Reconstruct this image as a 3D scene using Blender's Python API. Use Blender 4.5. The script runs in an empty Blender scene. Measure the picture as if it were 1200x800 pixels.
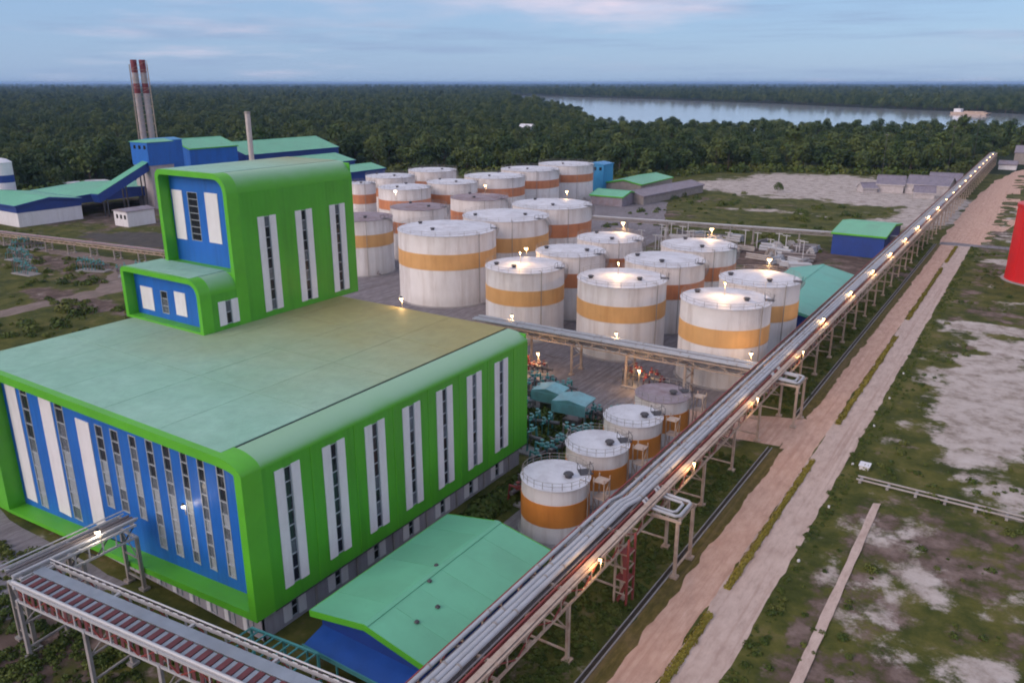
import bpy, math, random
import numpy as np
from mathutils import Vector, Matrix, noise as mnoise

rnd = random.Random(7)
C = bpy.context.scene.collection
sc = bpy.context.scene
R_ = math.radians

# ------------------------------------------------------------------ camera
cam_data = bpy.data.cameras.new('camera')
cam = bpy.data.objects.new('camera', cam_data)
C.objects.link(cam)
cam.location = (0, 0, 60)
cam.rotation_euler = (R_(90 - 17.866), 0, R_(33.35))
cam_data.sensor_width = 36
cam_data.lens = 28.2
cam_data.clip_start = 1
cam_data.clip_end = 120000
sc.camera = cam

# ------------------------------------------------------------------ sky
SUN_ELEV, SUN_AZ = 14.0, 205.0     # dusk light, low and behind the camera (azimuth clockwise from +Y)
OFX, OFY = 1.1, 7.2              # drift of the cloud layer
world = bpy.data.worlds.new('World')
sc.world = world
world.use_nodes = True
wn, wl = world.node_tree.nodes, world.node_tree.links
wn.clear()
w_out = wn.new('ShaderNodeOutputWorld')
w_bg = wn.new('ShaderNodeBackground')
w_bg.inputs['Strength'].default_value = 0.11
sky = wn.new('ShaderNodeTexSky')
sky.sky_type = 'NISHITA'
sky.sun_disc = False
sky.sun_elevation = R_(SUN_ELEV)
sky.sun_rotation = R_(SUN_AZ)
sky.altitude = 0
sky.air_density = 1.0
sky.dust_density = 0.6
sky.ozone_density = 3.0
tc = wn.new('ShaderNodeTexCoord')
# evening cloud: thin long streaks low down, thickening into a pale pink sheet higher up (clouds lie on a level layer)
def wnode(t, **kw):
    q = wn.new(t)
    for k, v in kw.items(): setattr(q, k, v)
    return q
sx = wnode('ShaderNodeSeparateXYZ'); wl.new(tc.outputs['Generated'], sx.inputs[0])
za = wnode('ShaderNodeMath', operation='ADD'); za.inputs[1].default_value = 0.10; wl.new(sx.outputs['Z'], za.inputs[0])
zm = wnode('ShaderNodeMath', operation='MAXIMUM'); zm.inputs[1].default_value = 0.03; wl.new(za.outputs[0], zm.inputs[0])
dv = wnode('ShaderNodeVectorMath', operation='DIVIDE'); wl.new(tc.outputs['Generated'], dv.inputs[0])
cz = wnode('ShaderNodeCombineXYZ')
for k in 'XYZ': wl.new(zm.outputs[0], cz.inputs[k])
wl.new(cz.outputs[0], dv.inputs[1])
of = wnode('ShaderNodeVectorMath', operation='ADD'); of.inputs[1].default_value = (OFX, OFY, 0); wl.new(dv.outputs[0], of.inputs[0]); dv = of
nz = wnode('ShaderNodeTexNoise'); nz.inputs['Scale'].default_value = 0.55; nz.inputs['Detail'].default_value = 7; nz.inputs['Roughness'].default_value = 0.55
wl.new(dv.outputs[0], nz.inputs['Vector'])
zz = wnode('ShaderNodeMapRange', interpolation_type='SMOOTHSTEP'); zz.inputs['From Min'].default_value = 0.035; zz.inputs['From Max'].default_value = 0.24
zz.inputs['To Min'].default_value = -0.13; zz.inputs['To Max'].default_value = 0.34; wl.new(sx.outputs['Z'], zz.inputs['Value'])
cv = wnode('ShaderNodeMath', operation='ADD'); wl.new(nz.outputs['Fac'], cv.inputs[0]); wl.new(zz.outputs[0], cv.inputs[1])
cr = wnode('ShaderNodeMapRange', interpolation_type='SMOOTHSTEP'); cr.inputs['From Min'].default_value = 0.40; cr.inputs['From Max'].default_value = 0.80; cr.inputs['To Max'].default_value = 0.92
wl.new(cv.outputs[0], cr.inputs['Value'])
nz2 = wnode('ShaderNodeTexNoise'); nz2.inputs['Scale'].default_value = 0.3; nz2.inputs['Detail'].default_value = 4; wl.new(dv.outputs[0], nz2.inputs['Vector'])
cr2 = wnode('ShaderNodeMapRange'); cr2.inputs['From Min'].default_value = 0.42; cr2.inputs['From Max'].default_value = 0.62; wl.new(nz2.outputs['Fac'], cr2.inputs['Value'])
pk = wnode('ShaderNodeMix', data_type='RGBA'); pk.inputs[6].default_value = (2.9, 3.4, 4.5, 1); pk.inputs[7].default_value = (7.3, 5.7, 6.1, 1)
wl.new(cr2.outputs[0], pk.inputs[0])
tint = wnode('ShaderNodeMix', data_type='RGBA'); tint.inputs[0].default_value = 0.75; tint.inputs[7].default_value = (2.05, 3.15, 5.15, 1)
wl.new(sky.outputs[0], tint.inputs[6])
cm = wnode('ShaderNodeMix', data_type='RGBA'); wl.new(cr.outputs[0], cm.inputs[0]); wl.new(tint.outputs[2], cm.inputs[6]); wl.new(pk.outputs[2], cm.inputs[7])
st_m = wnode('ShaderNodeMapping'); st_m.inputs['Scale'].default_value = (1.6, 1.6, 26); st_m.inputs['Location'].default_value = (0.4, 2.1, 0.3); wl.new(tc.outputs['Generated'], st_m.inputs['Vector'])
st_n = wnode('ShaderNodeTexNoise'); st_n.inputs['Scale'].default_value = 1.7; st_n.inputs['Detail'].default_value = 6; st_n.inputs['Roughness'].default_value = 0.6; wl.new(st_m.outputs[0], st_n.inputs['Vector'])
st_r = wnode('ShaderNodeMapRange', interpolation_type='SMOOTHSTEP'); st_r.inputs['From Min'].default_value = 0.48; st_r.inputs['From Max'].default_value = 0.72; st_r.inputs['To Max'].default_value = 0.75; wl.new(st_n.outputs['Fac'], st_r.inputs['Value'])
st_x = wnode('ShaderNodeMix', data_type='RGBA'); st_x.inputs[7].default_value = (2.0, 2.7, 4.1, 1); wl.new(st_r.outputs[0], st_x.inputs[0]); wl.new(tint.outputs[2], st_x.inputs[6])
wl.new(st_x.outputs[2], cm.inputs[6])
wl.new(cm.outputs[2], w_bg.inputs['Color']); wl.new(w_bg.outputs[0], w_out.inputs['Surface'])

sun_d = bpy.data.lights.new('sun', 'SUN'); sun_d.energy = 1.5; sun_d.angle = R_(40); sun_d.color = (1.0, 0.80, 0.70)
sun = bpy.data.objects.new('sun', sun_d); C.objects.link(sun)
_az, _el = R_(SUN_AZ), R_(SUN_ELEV + 12)
sdir = Vector((math.sin(_az) * math.cos(_el), math.cos(_az) * math.cos(_el), math.sin(_el)))
sun.rotation_euler = sdir.to_track_quat('Z', 'Y').to_euler()

sc.view_settings.view_transform = 'Standard'
sc.view_settings.look = 'None'
sc.view_settings.gamma = 1
sc.view_settings.exposure = 0.5
sc.view_settings.use_curve_mapping = False
sc.render.engine = 'CYCLES'
sc.cycles.use_denoising = True
sc.cycles.max_bounces = 5
sc.cycles.diffuse_bounces = 2
sc.cycles.glossy_bounces = 2
sc.cycles.transmission_bounces = 2
sc.cycles.transparent_max_bounces = 6
sc.cycles.volume_bounces = 0
sc.cycles.use_light_tree = True
sc.cycles.use_adaptive_sampling = True
sc.cycles.adaptive_threshold = 0.03
sc.cycles.filter_width = 1.9
sc.cycles.sample_clamp_indirect = 4

# ------------------------------------------------------------------ materials
def new_mat(name):
    m = bpy.data.materials.new(name); m.use_nodes = True
    n, l = m.node_tree.nodes, m.node_tree.links
    return m, n, l, n['Principled BSDF']

def mat(name, col, rough=0.6, metal=0.0, var=0.18, scale=0.6, dirt=None, dirt_amt=0.35, dirt_scale=0.12, streak=False, ribs=None, spec=0.5, fine=0.0):
    """plain paint / concrete / steel with uneven tone, blotchy dirt and optional vertical streaks or ribbed sheet relief"""
    m, n, l, b = new_mat(name)
    t = n.new('ShaderNodeTexCoord')
    oi = n.new('ShaderNodeObjectInfo'); rs_ = n.new('ShaderNodeMath'); rs_.operation = 'MULTIPLY'; rs_.inputs[1].default_value = 91.0; l.new(oi.outputs['Random'], rs_.inputs[0])
    va = n.new('ShaderNodeVectorMath'); va.operation = 'ADD'; l.new(t.outputs['Object'], va.inputs[0]); l.new(rs_.outputs[0], va.inputs[1])
    src = va.outputs[0]
    nz = n.new('ShaderNodeTexNoise'); nz.inputs['Scale'].default_value = scale; nz.inputs['Detail'].default_value = 8; nz.inputs['Roughness'].default_value = 0.65
    l.new(src, nz.inputs['Vector'])
    mr = n.new('ShaderNodeMapRange'); mr.inputs['From Min'].default_value = 0.25; mr.inputs['From Max'].default_value = 0.75
    mr.inputs['To Min'].default_value = 1 - var; mr.inputs['To Max'].default_value = 1 + var
    l.new(nz.outputs['Fac'], mr.inputs['Value'])
    vm = n.new('ShaderNodeVectorMath'); vm.operation = 'SCALE'; vm.inputs[0].default_value = col[:3]
    l.new(mr.outputs[0], vm.inputs['Scale'])
    out = vm.outputs[0]
    if dirt is not None:
        mpp = n.new('ShaderNodeMapping'); l.new(src, mpp.inputs['Vector'])
        if streak: mpp.inputs['Scale'].default_value = (1, 1, 0.08)
        dn = n.new('ShaderNodeTexNoise'); dn.inputs['Scale'].default_value = dirt_scale; dn.inputs['Detail'].default_value = 9; dn.inputs['Roughness'].default_value = 0.7
        l.new(mpp.outputs[0], dn.inputs['Vector'])
        dr = n.new('ShaderNodeMapRange'); dr.inputs['From Min'].default_value = 0.45; dr.inputs['From Max'].default_value = 0.78; dr.inputs['To Max'].default_value = dirt_amt
        l.new(dn.outputs['Fac'], dr.inputs['Value'])
        mx = n.new('ShaderNodeMix'); mx.data_type = 'RGBA'; mx.inputs[7].default_value = (*dirt, 1)
        l.new(dr.outputs[0], mx.inputs[0]); l.new(out, mx.inputs[6]); out = mx.outputs[2]
    l.new(out, b.inputs['Base Color'])
    rr = n.new('ShaderNodeMapRange'); rr.inputs['To Min'].default_value = max(0.05, rough - 0.12); rr.inputs['To Max'].default_value = min(1, rough + 0.12)
    l.new(nz.outputs['Fac'], rr.inputs['Value']); l.new(rr.outputs[0], b.inputs['Roughness'])
    b.inputs['Metallic'].default_value = metal
    b.inputs['Specular IOR Level'].default_value = spec
    if ribs:
        axis, freq = ribs
        wv = n.new('ShaderNodeTexWave'); wv.wave_type = 'BANDS'; wv.bands_direction = axis; wv.inputs['Scale'].default_value = freq; wv.inputs['Distortion'].default_value = 0
        l.new(src, wv.inputs['Vector'])
        bp = n.new('ShaderNodeBump'); bp.inputs['Strength'].default_value = 0.25; bp.inputs['Distance'].default_value = 0.03
        l.new(wv.outputs['Fac'], bp.inputs['Height']); l.new(bp.outputs[0], b.inputs['Normal'])
    return m

M = {}
M['green'] = mat('green_cladding', (0.075, 0.385, 0.026), 0.42, var=0.10, scale=0.15, dirt=(0.035, 0.17, 0.02), dirt_amt=0.55, streak=True, dirt_scale=0.5, ribs=('Y', 0.35))
M['green_plain'] = mat('green_trim', (0.10, 0.45, 0.025), 0.45, var=0.10, scale=0.3, dirt=(0.03, 0.14, 0.02), dirt_amt=0.3)
M['blue'] = mat('blue_cladding', (0.012, 0.135, 0.52), 0.42, var=0.12, scale=0.2, dirt=(0.02, 0.06, 0.2), dirt_amt=0.45, streak=True, dirt_scale=0.5, ribs=('X', 0.35))
M['blue_dark'] = mat('navy_sheet', (0.012, 0.05, 0.26), 0.5, var=0.15, dirt=(0.02, 0.03, 0.08), dirt_amt=0.4)
M['canopy_blue'] = mat('blue_canopy_sheet', (0.015, 0.085, 0.38), 0.5, var=0.15, dirt=(0.02, 0.05, 0.12), dirt_amt=0.5)
M['pale_teal'] = mat('pale_teal_sheet', (0.20, 0.46, 0.50), 0.55, var=0.2, scale=0.5, dirt=(0.16, 0.22, 0.22), dirt_amt=0.7, dirt_scale=0.4)
M['sky_blue'] = mat('sky_blue_sheet', (0.03, 0.25, 0.52), 0.5, var=0.15)
M['white'] = mat('white_panel', (0.74, 0.74, 0.78), 0.5, var=0.06, dirt=(0.42, 0.40, 0.40), dirt_amt=0.35, streak=True, dirt_scale=0.9)
M['tank_white'] = mat('tank_white_paint', (0.67, 0.645, 0.64), 0.5, var=0.08, scale=0.25, dirt=(0.34, 0.27, 0.23), dirt_amt=0.75, streak=True, dirt_scale=0.45)
M['tank_roof'] = mat('tank_roof_paint', (0.66, 0.67, 0.72), 0.55, var=0.08, scale=0.4, dirt=(0.28, 0.26, 0.27), dirt_amt=0.7, dirt_scale=0.28)
M['tank_rust'] = mat('rusted_tank_roof', (0.30, 0.25, 0.28), 0.75, var=0.25, scale=0.6, dirt=(0.16, 0.07, 0.06), dirt_amt=0.9, dirt_scale=0.25)
M['orange'] = mat('orange_band_paint', (0.70, 0.40, 0.16), 0.5, var=0.09, scale=0.3, dirt=(0.40, 0.16, 0.045), dirt_amt=0.5, streak=True, dirt_scale=0.5)
M['orange_red'] = mat('faded_red_band_paint', (0.58, 0.235, 0.11), 0.55, var=0.12, scale=0.3, dirt=(0.25, 0.06, 0.03), dirt_amt=0.6, streak=True, dirt_scale=0.5)
M['orange_deep'] = mat('deep_orange_band_paint', (0.66, 0.25, 0.05), 0.5, var=0.09, scale=0.3, dirt=(0.38, 0.10, 0.03), dirt_amt=0.5, streak=True, dirt_scale=0.6)
M['dark_glass'] = mat('dark_window_glass', (0.018, 0.022, 0.03), 0.12, var=0.2, scale=1.5)
M['blind'] = mat('pale_blind_glass', (0.30, 0.34, 0.38), 0.35, var=0.25, scale=2.0)
M['blind2'] = mat('grey_blind_glass', (0.11, 0.13, 0.16), 0.25, var=0.3, scale=2.0)
M['alu'] = mat('aluminium_frame', (0.42, 0.47, 0.52), 0.4, metal=0.2, var=0.1)
M['concrete'] = mat('concrete', (0.34, 0.32, 0.32), 0.85, var=0.2, scale=0.8, dirt=(0.14, 0.12, 0.11), dirt_amt=0.7, dirt_scale=0.25)
M['base_wall'] = mat('grey_base_wall', (0.36, 0.35, 0.40), 0.8, var=0.12, dirt=(0.16, 0.15, 0.16), dirt_amt=0.6, streak=True, dirt_scale=0.8)
M['steel'] = mat('galvanised_steel', (0.34, 0.32, 0.31), 0.5, metal=0.35, var=0.2, scale=1.2, dirt=(0.20, 0.11, 0.07), dirt_amt=0.5, dirt_scale=0.5)
M['steel_pink'] = mat('cream_painted_steel', (0.46, 0.36, 0.29), 0.6, var=0.2, scale=1.0, dirt=(0.20, 0.08, 0.05), dirt_amt=0.7, dirt_scale=0.45)
M['steel_red'] = mat('red_oxide_steel', (0.26, 0.05, 0.045), 0.65, var=0.25, scale=1.0, dirt=(0.12, 0.04, 0.035), dirt_amt=0.6, dirt_scale=0.5)
M['plank_red'] = mat('dark_red_plank', (0.13, 0.035, 0.042), 0.75, var=0.35, scale=0.9, dirt=(0.05, 0.03, 0.035), dirt_amt=0.6, dirt_scale=0.8)
M['steel_dark'] = mat('dark_steel', (0.055, 0.055, 0.065), 0.6, var=0.25)
M['steel_white'] = mat('pale_steel', (0.50, 0.51, 0.54), 0.5, metal=0.1, var=0.15, dirt=(0.25, 0.2, 0.17), dirt_amt=0.5, dirt_scale=0.6)
M['teal_steel'] = mat('teal_steel', (0.08, 0.30, 0.30), 0.55, var=0.2, dirt=(0.04, 0.12, 0.12), dirt_amt=0.5)
M['pipe'] = mat('pipe_lagging', (0.43, 0.445, 0.48), 0.6, metal=0.1, var=0.12, scale=0.5, dirt=(0.28, 0.26, 0.25), dirt_amt=0.5, dirt_scale=0.4)
M['pipe_dark'] = mat('bare_pipe', (0.20, 0.19, 0.20), 0.5, metal=0.2, var=0.2, dirt=(0.13, 0.06, 0.04), dirt_amt=0.6)
M['tray'] = mat('cable_tray', (0.30, 0.34, 0.40), 0.5, metal=0.3, var=0.15, dirt=(0.18, 0.17, 0.17), dirt_amt=0.5)
M['roof_mint'] = mat('mint_sheet_roof', (0.14, 0.46, 0.28), 0.5, var=0.10, scale=0.12, dirt=(0.09, 0.24, 0.15), dirt_amt=0.45, dirt_scale=0.1)
M['roof_teal'] = mat('teal_sheet_roof', (0.11, 0.43, 0.34), 0.5, var=0.10, scale=0.12, dirt=(0.07, 0.22, 0.17), dirt_amt=0.4, dirt_scale=0.1)
M['roof_grey'] = mat('grey_sheet_roof', (0.24, 0.22, 0.26), 0.7, var=0.25, scale=0.4, dirt=(0.2, 0.1, 0.08), dirt_amt=0.6, dirt_scale=0.3)
M['pale_board'] = mat('pale_board_wall', (0.46, 0.43, 0.44), 0.8, var=0.25)
M['roof_violet'] = mat('violet_grey_roof', (0.20, 0.18, 0.23), 0.7, var=0.3, scale=0.5, dirt=(0.3, 0.27, 0.28), dirt_amt=0.6, dirt_scale=0.3)
M['plank'] = mat('weathered_board_wall', (0.30, 0.27, 0.26), 0.85, var=0.25)
M['red'] = mat('red_paint', (0.60, 0.012, 0.015), 0.45, var=0.1, scale=0.2, dirt=(0.30, 0.01, 0.012), dirt_amt=0.5, streak=True)
M['chim_white'] = mat('chimney_white', (0.42, 0.38, 0.40), 0.6, var=0.15, dirt=(0.22, 0.16, 0.16), dirt_amt=0.5, streak=True)
M['chim_red'] = mat('chimney_red', (0.20, 0.035, 0.05), 0.6, var=0.15)
M['bark'] = mat('bark', (0.09, 0.065, 0.05), 0.9, var=0.3, scale=2)
M['sheet_silver'] = mat('silver_flue', (0.55, 0.5, 0.48), 0.4, metal=0.3, var=0.15)
M['earth'] = mat('ditch_earth', (0.035, 0.028, 0.022), 0.95, var=0.4, scale=0.8)

def roof_main_mat(name='sky_sheen_mint_roof', lo=62, hi=114):
    """pale mint roof sheets turning olive brown towards the back of the roof"""
    m, n, l, b = new_mat(name)
    g = n.new('ShaderNodeNewGeometry')
    nz = n.new('ShaderNodeTexNoise'); nz.inputs['Scale'].default_value = 0.09; nz.inputs['Detail'].default_value = 9; nz.inputs['Roughness'].default_value = 0.62
    l.new(g.outputs['Position'], nz.inputs['Vector'])
    base = n.new('ShaderNodeMix'); base.data_type = 'RGBA'
    base.inputs[6].default_value = (0.25, 0.475, 0.355, 1); base.inputs[7].default_value = (0.315, 0.545, 0.43, 1)  # cladding green paled to mint: the sky's reflection put into the base colour
    mr = n.new('ShaderNodeMapRange'); mr.inputs['From Min'].default_value = 0.3; mr.inputs['From Max'].default_value = 0.7
    l.new(nz.outputs['Fac'], mr.inputs['Value']); l.new(mr.outputs[0], base.inputs[0])
    sep = n.new('ShaderNodeSeparateXYZ'); l.new(g.outputs['Position'], sep.inputs[0])
    # olive brown tone growing towards the back edge of the roof
    n2 = n.new('ShaderNodeTexNoise'); n2.inputs['Scale'].default_value = 0.05; n2.inputs['Detail'].default_value = 5
    l.new(g.outputs['Position'], n2.inputs['Vector'])
    ma = n.new('ShaderNodeMath'); ma.operation = 'MULTIPLY_ADD'; ma.inputs[1].default_value = 24; l.new(n2.outputs['Fac'], ma.inputs[0]); l.new(sep.outputs['Y'], ma.inputs[2])
    ms = n.new('ShaderNodeMapRange'); ms.interpolation_type = 'SMOOTHSTEP'; ms.inputs['From Min'].default_value = lo; ms.inputs['From Max'].default_value = hi; ms.inputs['To Max'].default_value = 0.95
    l.new(ma.outputs[0], ms.inputs['Value'])
    mx = n.new('ShaderNodeMix'); mx.data_type = 'RGBA'; mx.inputs[7].default_value = (0.34, 0.285, 0.10, 1)
    l.new(ms.outputs[0], mx.inputs[0]); l.new(base.outputs[2], mx.inputs[6])
    # fine grime
    n3 = n.new('ShaderNodeTexNoise'); n3.inputs['Scale'].default_value = 0.5; n3.inputs['Detail'].default_value = 10; n3.inputs['Roughness'].default_value = 0.75
    l.new(g.outputs['Position'], n3.inputs['Vector'])
    m3 = n.new('ShaderNodeMapRange'); m3.inputs['From Min'].default_value = 0.3; m3.inputs['From Max'].default_value = 0.7; m3.inputs['To Min'].default_value = 0.86; m3.inputs['To Max'].default_value = 1.1
    l.new(n3.outputs['Fac'], m3.inputs['Value'])
    vm = n.new('ShaderNodeVectorMath'); vm.operation = 'SCALE'; l.new(mx.outputs[2], vm.inputs[0]); l.new(m3.outputs[0], vm.inputs['Scale'])
    l.new(vm.outputs[0], b.inputs['Base Color'])
    b.inputs['Roughness'].default_value = 0.62; b.inputs['Specular IOR Level'].default_value = 0.3
    wv = n.new('ShaderNodeTexWave'); wv.wave_type = 'BANDS'; wv.bands_direction = 'X'; wv.wave_profile = 'SAW'; wv.inputs['Scale'].default_value = 0.31; l.new(g.outputs['Position'], wv.inputs['Vector'])
    rv = n.new('ShaderNodeMapRange'); rv.inputs['From Min'].default_value = 0.86; rv.inputs['From Max'].default_value = 1.0; l.new(wv.outputs['Fac'], rv.inputs['Value'])
    bp = n.new('ShaderNodeBump'); bp.inputs['Strength'].default_value = 0.5; bp.inputs['Distance'].default_value = 0.06; l.new(rv.outputs[0], bp.inputs['Height']); l.new(bp.outputs[0], b.inputs['Normal'])
    return m
M['roof_main'] = roof_main_mat()
M['roof_tower'] = roof_main_mat('sky_sheen_tower_roof', 92, 140)

def leaf_mat(name, c1, c2, c3):
    m, n, l, b = new_mat(name)
    oi = n.new('ShaderNodeObjectInfo'); g = n.new('ShaderNodeNewGeometry')
    nz = n.new('ShaderNodeTexNoise'); nz.inputs['Scale'].default_value = 0.03; nz.inputs['Detail'].default_value = 4
    l.new(g.outputs['Position'], nz.inputs['Vector'])
    r = n.new('ShaderNodeValToRGB'); e = r.color_ramp.elements
    e[0].color = (*c1, 1); e[1].color = (*c3, 1); e.new(0.5).color = (*c2, 1); e[0].position = 0.1; e[-1].position = 0.9
    ad = n.new('ShaderNodeMath'); ad.operation = 'MULTIPLY_ADD'; ad.inputs[1].default_value = 0.55; l.new(oi.outputs['Random'], ad.inputs[0])
    m2 = n.new('ShaderNodeMath'); m2.operation = 'MULTIPLY_ADD'; m2.inputs[1].default_value = 0.9; m2.inputs[2].default_value = -0.3; l.new(nz.outputs['Fac'], m2.inputs[0]); l.new(m2.outputs[0], ad.inputs[2])
    rp = n.new('ShaderNodeMath'); rp.operation = 'MULTIPLY_ADD'; rp.inputs[1].default_value = 0.3; l.new(g.outputs['Random Per Island'], rp.inputs[0]); l.new(ad.outputs[0], rp.inputs[2])
    l.new(rp.outputs[0], r.inputs['Fac']); l.new(r.outputs[0], b.inputs['Base Color'])
    b.inputs['Roughness'].default_value = 0.75; b.inputs['Specular IOR Level'].default_value = 0.25
    return m
M['leaf'] = leaf_mat('forest_leaves', (0.019, 0.038, 0.015), (0.040, 0.074, 0.022), (0.11, 0.14, 0.04))
M['leaf_bright'] = leaf_mat('shrub_leaves', (0.035, 0.06, 0.012), (0.07, 0.105, 0.02), (0.13, 0.145, 0.035))
M['hedge'] = leaf_mat('yellow_green_hedge', (0.16, 0.15, 0.02), (0.27, 0.22, 0.035), (0.36, 0.28, 0.06))

def emit_mat(name, col, strength):
    m, n, l, b = new_mat(name)
    b.inputs['Base Color'].default_value = (*col, 1)
    b.inputs['Emission Color'].default_value = (*col, 1); b.inputs['Emission Strength'].default_value = strength
    return m
M['bulb_warm'] = emit_mat('warm_lamp', (1.0, 0.62, 0.25), 9)
M['bulb_white'] = emit_mat('white_lamp', (1.0, 0.84, 0.62), 8)

# ------------------------------------------------------------------ mesh helpers
class MB:
    def __init__(s): s.v, s.f, s.mi = [], [], []
    def add(s, vs, fs, mi=0):
        o = len(s.v); s.v.extend(vs); s.f.extend([tuple(i + o for i in f) for f in fs]); s.mi.extend([mi] * len(fs)); return s
    def box(s, x0, x1, y0, y1, z0, z1, mi=0):
        v = [(x0, y0, z0), (x1, y0, z0), (x1, y1, z0), (x0, y1, z0), (x0, y0, z1), (x1, y0, z1), (x1, y1, z1), (x0, y1, z1)]
        f = [(0, 3, 2, 1), (4, 5, 6, 7), (0, 1, 5, 4), (1, 2, 6, 5), (2, 3, 7, 6), (3, 0, 4, 7)]
        return s.add(v, f, mi)
    def bar(s, a, b, w, h=None, mi=0):
        h = h or w; a, b = Vector(a), Vector(b); d = (b - a).normalized()
        up = Vector((0, 0, 1)) if abs(d.z) < 0.95 else Vector((0, 1, 0))
        sx = d.cross(up).normalized(); sy = sx.cross(d)
        v = []
        for p in (a, b):
            for i, j in ((-1, -1), (1, -1), (1, 1), (-1, 1)): v.append(tuple(p + sx * (i * w / 2) + sy * (j * h / 2)))
        return s.add(v, [(0, 3, 2, 1), (4, 5, 6, 7), (0, 1, 5, 4), (1, 2, 6, 5), (2, 3, 7, 6), (3, 0, 4, 7)], mi)
    def cyl(s, c, r0, r1, z0, z1, n=24, top=True, bottom=True, mi=0):
        v = []
        for r, z in ((r0, z0), (r1, z1)):
            for i in range(n):
                a = 2 * math.pi * i / n; v.append((c[0] + r * math.cos(a), c[1] + r * math.sin(a), z))
        f = [(i, (i + 1) % n, n + (i + 1) % n, n + i) for i in range(n)]
        if top: f.append(tuple(range(n, 2 * n)))
        if bottom: f.append(tuple(reversed(range(n))))
        return s.add(v, f, mi)
    def tube(s, pts, r, n=8, mi=0):
        pts = [Vector(p) for p in pts]; v = []; f = []
        for k, p in enumerate(pts):
            d = (pts[min(k + 1, len(pts) - 1)] - pts[max(k - 1, 0)]).normalized()
            up = Vector((0, 0, 1)) if abs(d.z) < 0.9 else Vector((0, 1, 0))
            sx = d.cross(up).normalized(); sy = sx.cross(d)
            rr = r[k] if isinstance(r, (list, tuple)) else r
            for i in range(n):
                a = 2 * math.pi * i / n; v.append(tuple(p + sx * (rr * math.cos(a)) + sy * (rr * math.sin(a))))
        for k in range(len(pts) - 1):
            for i in range(n):
                j = (i + 1) % n; f.append((k * n + i, k * n + j, (k + 1) * n + j, (k + 1) * n + i))
        f.append(tuple(reversed(range(n)))); f.append(tuple(range((len(pts) - 1) * n, len(pts) * n)))
        return s.add(v, f, mi)
    def lathe(s, prof, n=32, c=(0, 0), mi=0):
        v = []
        for r, z in prof:
            for i in range(n):
                a = 2 * math.pi * i / n; v.append((c[0] + r * math.cos(a), c[1] + r * math.sin(a), z))
        f = []
        for k in range(len(prof) - 1):
            for i in range(n):
                j = (i + 1) % n; f.append((k * n + i, k * n + j, (k + 1) * n + j, (k + 1) * n + i))
        return s.add(v, f, mi)
    def prism(s, poly, axis, a0, a1, mi=0):
        """extrude a 2-D polygon along an axis: 'Y' -> poly in XZ, 'X' -> poly in YZ, 'Z' -> poly in XY"""
        def p3(p, a): return (p[0], a, p[1]) if axis == 'Y' else ((a, p[0], p[1]) if axis == 'X' else (p[0], p[1], a))
        n = len(poly); v = [p3(p, a0) for p in poly] + [p3(p, a1) for p in poly]
        f = [tuple(range(n)), tuple(reversed(range(n, 2 * n)))] + [(i, n + i, n + (i + 1) % n, (i + 1) % n) for i in range(n)]
        return s.add(v, f, mi)
    def mesh(s, name, mats, smooth=False):
        me = bpy.data.meshes.new(name); me.from_pydata(s.v, [], s.f)
        mats = mats if isinstance(mats, (list, tuple)) else [mats]
        for m in mats: me.materials.append(m)
        if len(mats) > 1: me.polygons.foreach_set('material_index', s.mi)
        import bmesh
        bm = bmesh.new(); bm.from_mesh(me); bmesh.ops.recalc_face_normals(bm, faces=bm.faces); bm.to_mesh(me); bm.free()
        if smooth:
            me.polygons.foreach_set('use_smooth', [True] * len(me.polygons))
            me.set_sharp_from_angle(angle=R_(40))
        me.update(); return me
    def build(s, name, mats, parent=None, smooth=False):
        return link(name, s.mesh(name, mats, smooth), parent)

def link(name, me, parent=None, loc=(0, 0, 0), rz=0.0):
    o = bpy.data.objects.new(name, me); C.objects.link(o)
    o.location = loc; o.rotation_euler = (0, 0, rz)
    if parent is not None: o.parent = parent
    return o
def tag(o, label, cat, group=None):
    o['label'] = label; o['category'] = cat
    if group: o['group'] = group
    return o
def thing(name, label, cat, loc=(0, 0, 0), rz=0.0, group=None):
    o = bpy.data.objects.new(name, None); C.objects.link(o); o.empty_display_size = 0.5
    o.location = loc; o.rotation_euler = (0, 0, rz)
    return tag(o, label, cat, group)
def struct(o): o['kind'] = 'structure'; return o
def stuff(o): o['kind'] = 'stuff'; return o

# ------------------------------------------------------------------ ground
def smooth(a, b, x): t = min(1, max(0, (x - a) / (b - a))); return t * t * (3 - 2 * t)
def fbm(x, y, s, o=4): return mnoise.fractal(Vector((x * s, y * s, 3.3)), 0.6, 2.1, o)

# sandy bare patches: (x, y, rx, ry, strength)
SAND = [(-2, 176, 11, 34, 1.0), (6, 215, 16, 10, 0.8), (-4, 232, 12, 5, 0.9), (10, 130, 14, 9, 0.5), (2, 84, 8, 9, 0.7), (-6, 97, 5, 14, 0.55), (9, 66, 9, 12, 0.7),
        (-9, 66, 3, 16, 0.35), (-120, 520, 52, 62, 1.3), (-70, 480, 38, 34, 1.2), (-160, 490, 30, 30, 1.1), (-45, 430, 16, 60, 0.9), (-62, 385, 5, 24, 0.9), (-110, 400, 22, 9, 0.5),
        (30, 260, 40, 20, 0.6), (40, 420, 60, 60, 0.5), (5, 300, 14, 8, 0.8), (2, 325, 18, 6, 0.9)]
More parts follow.
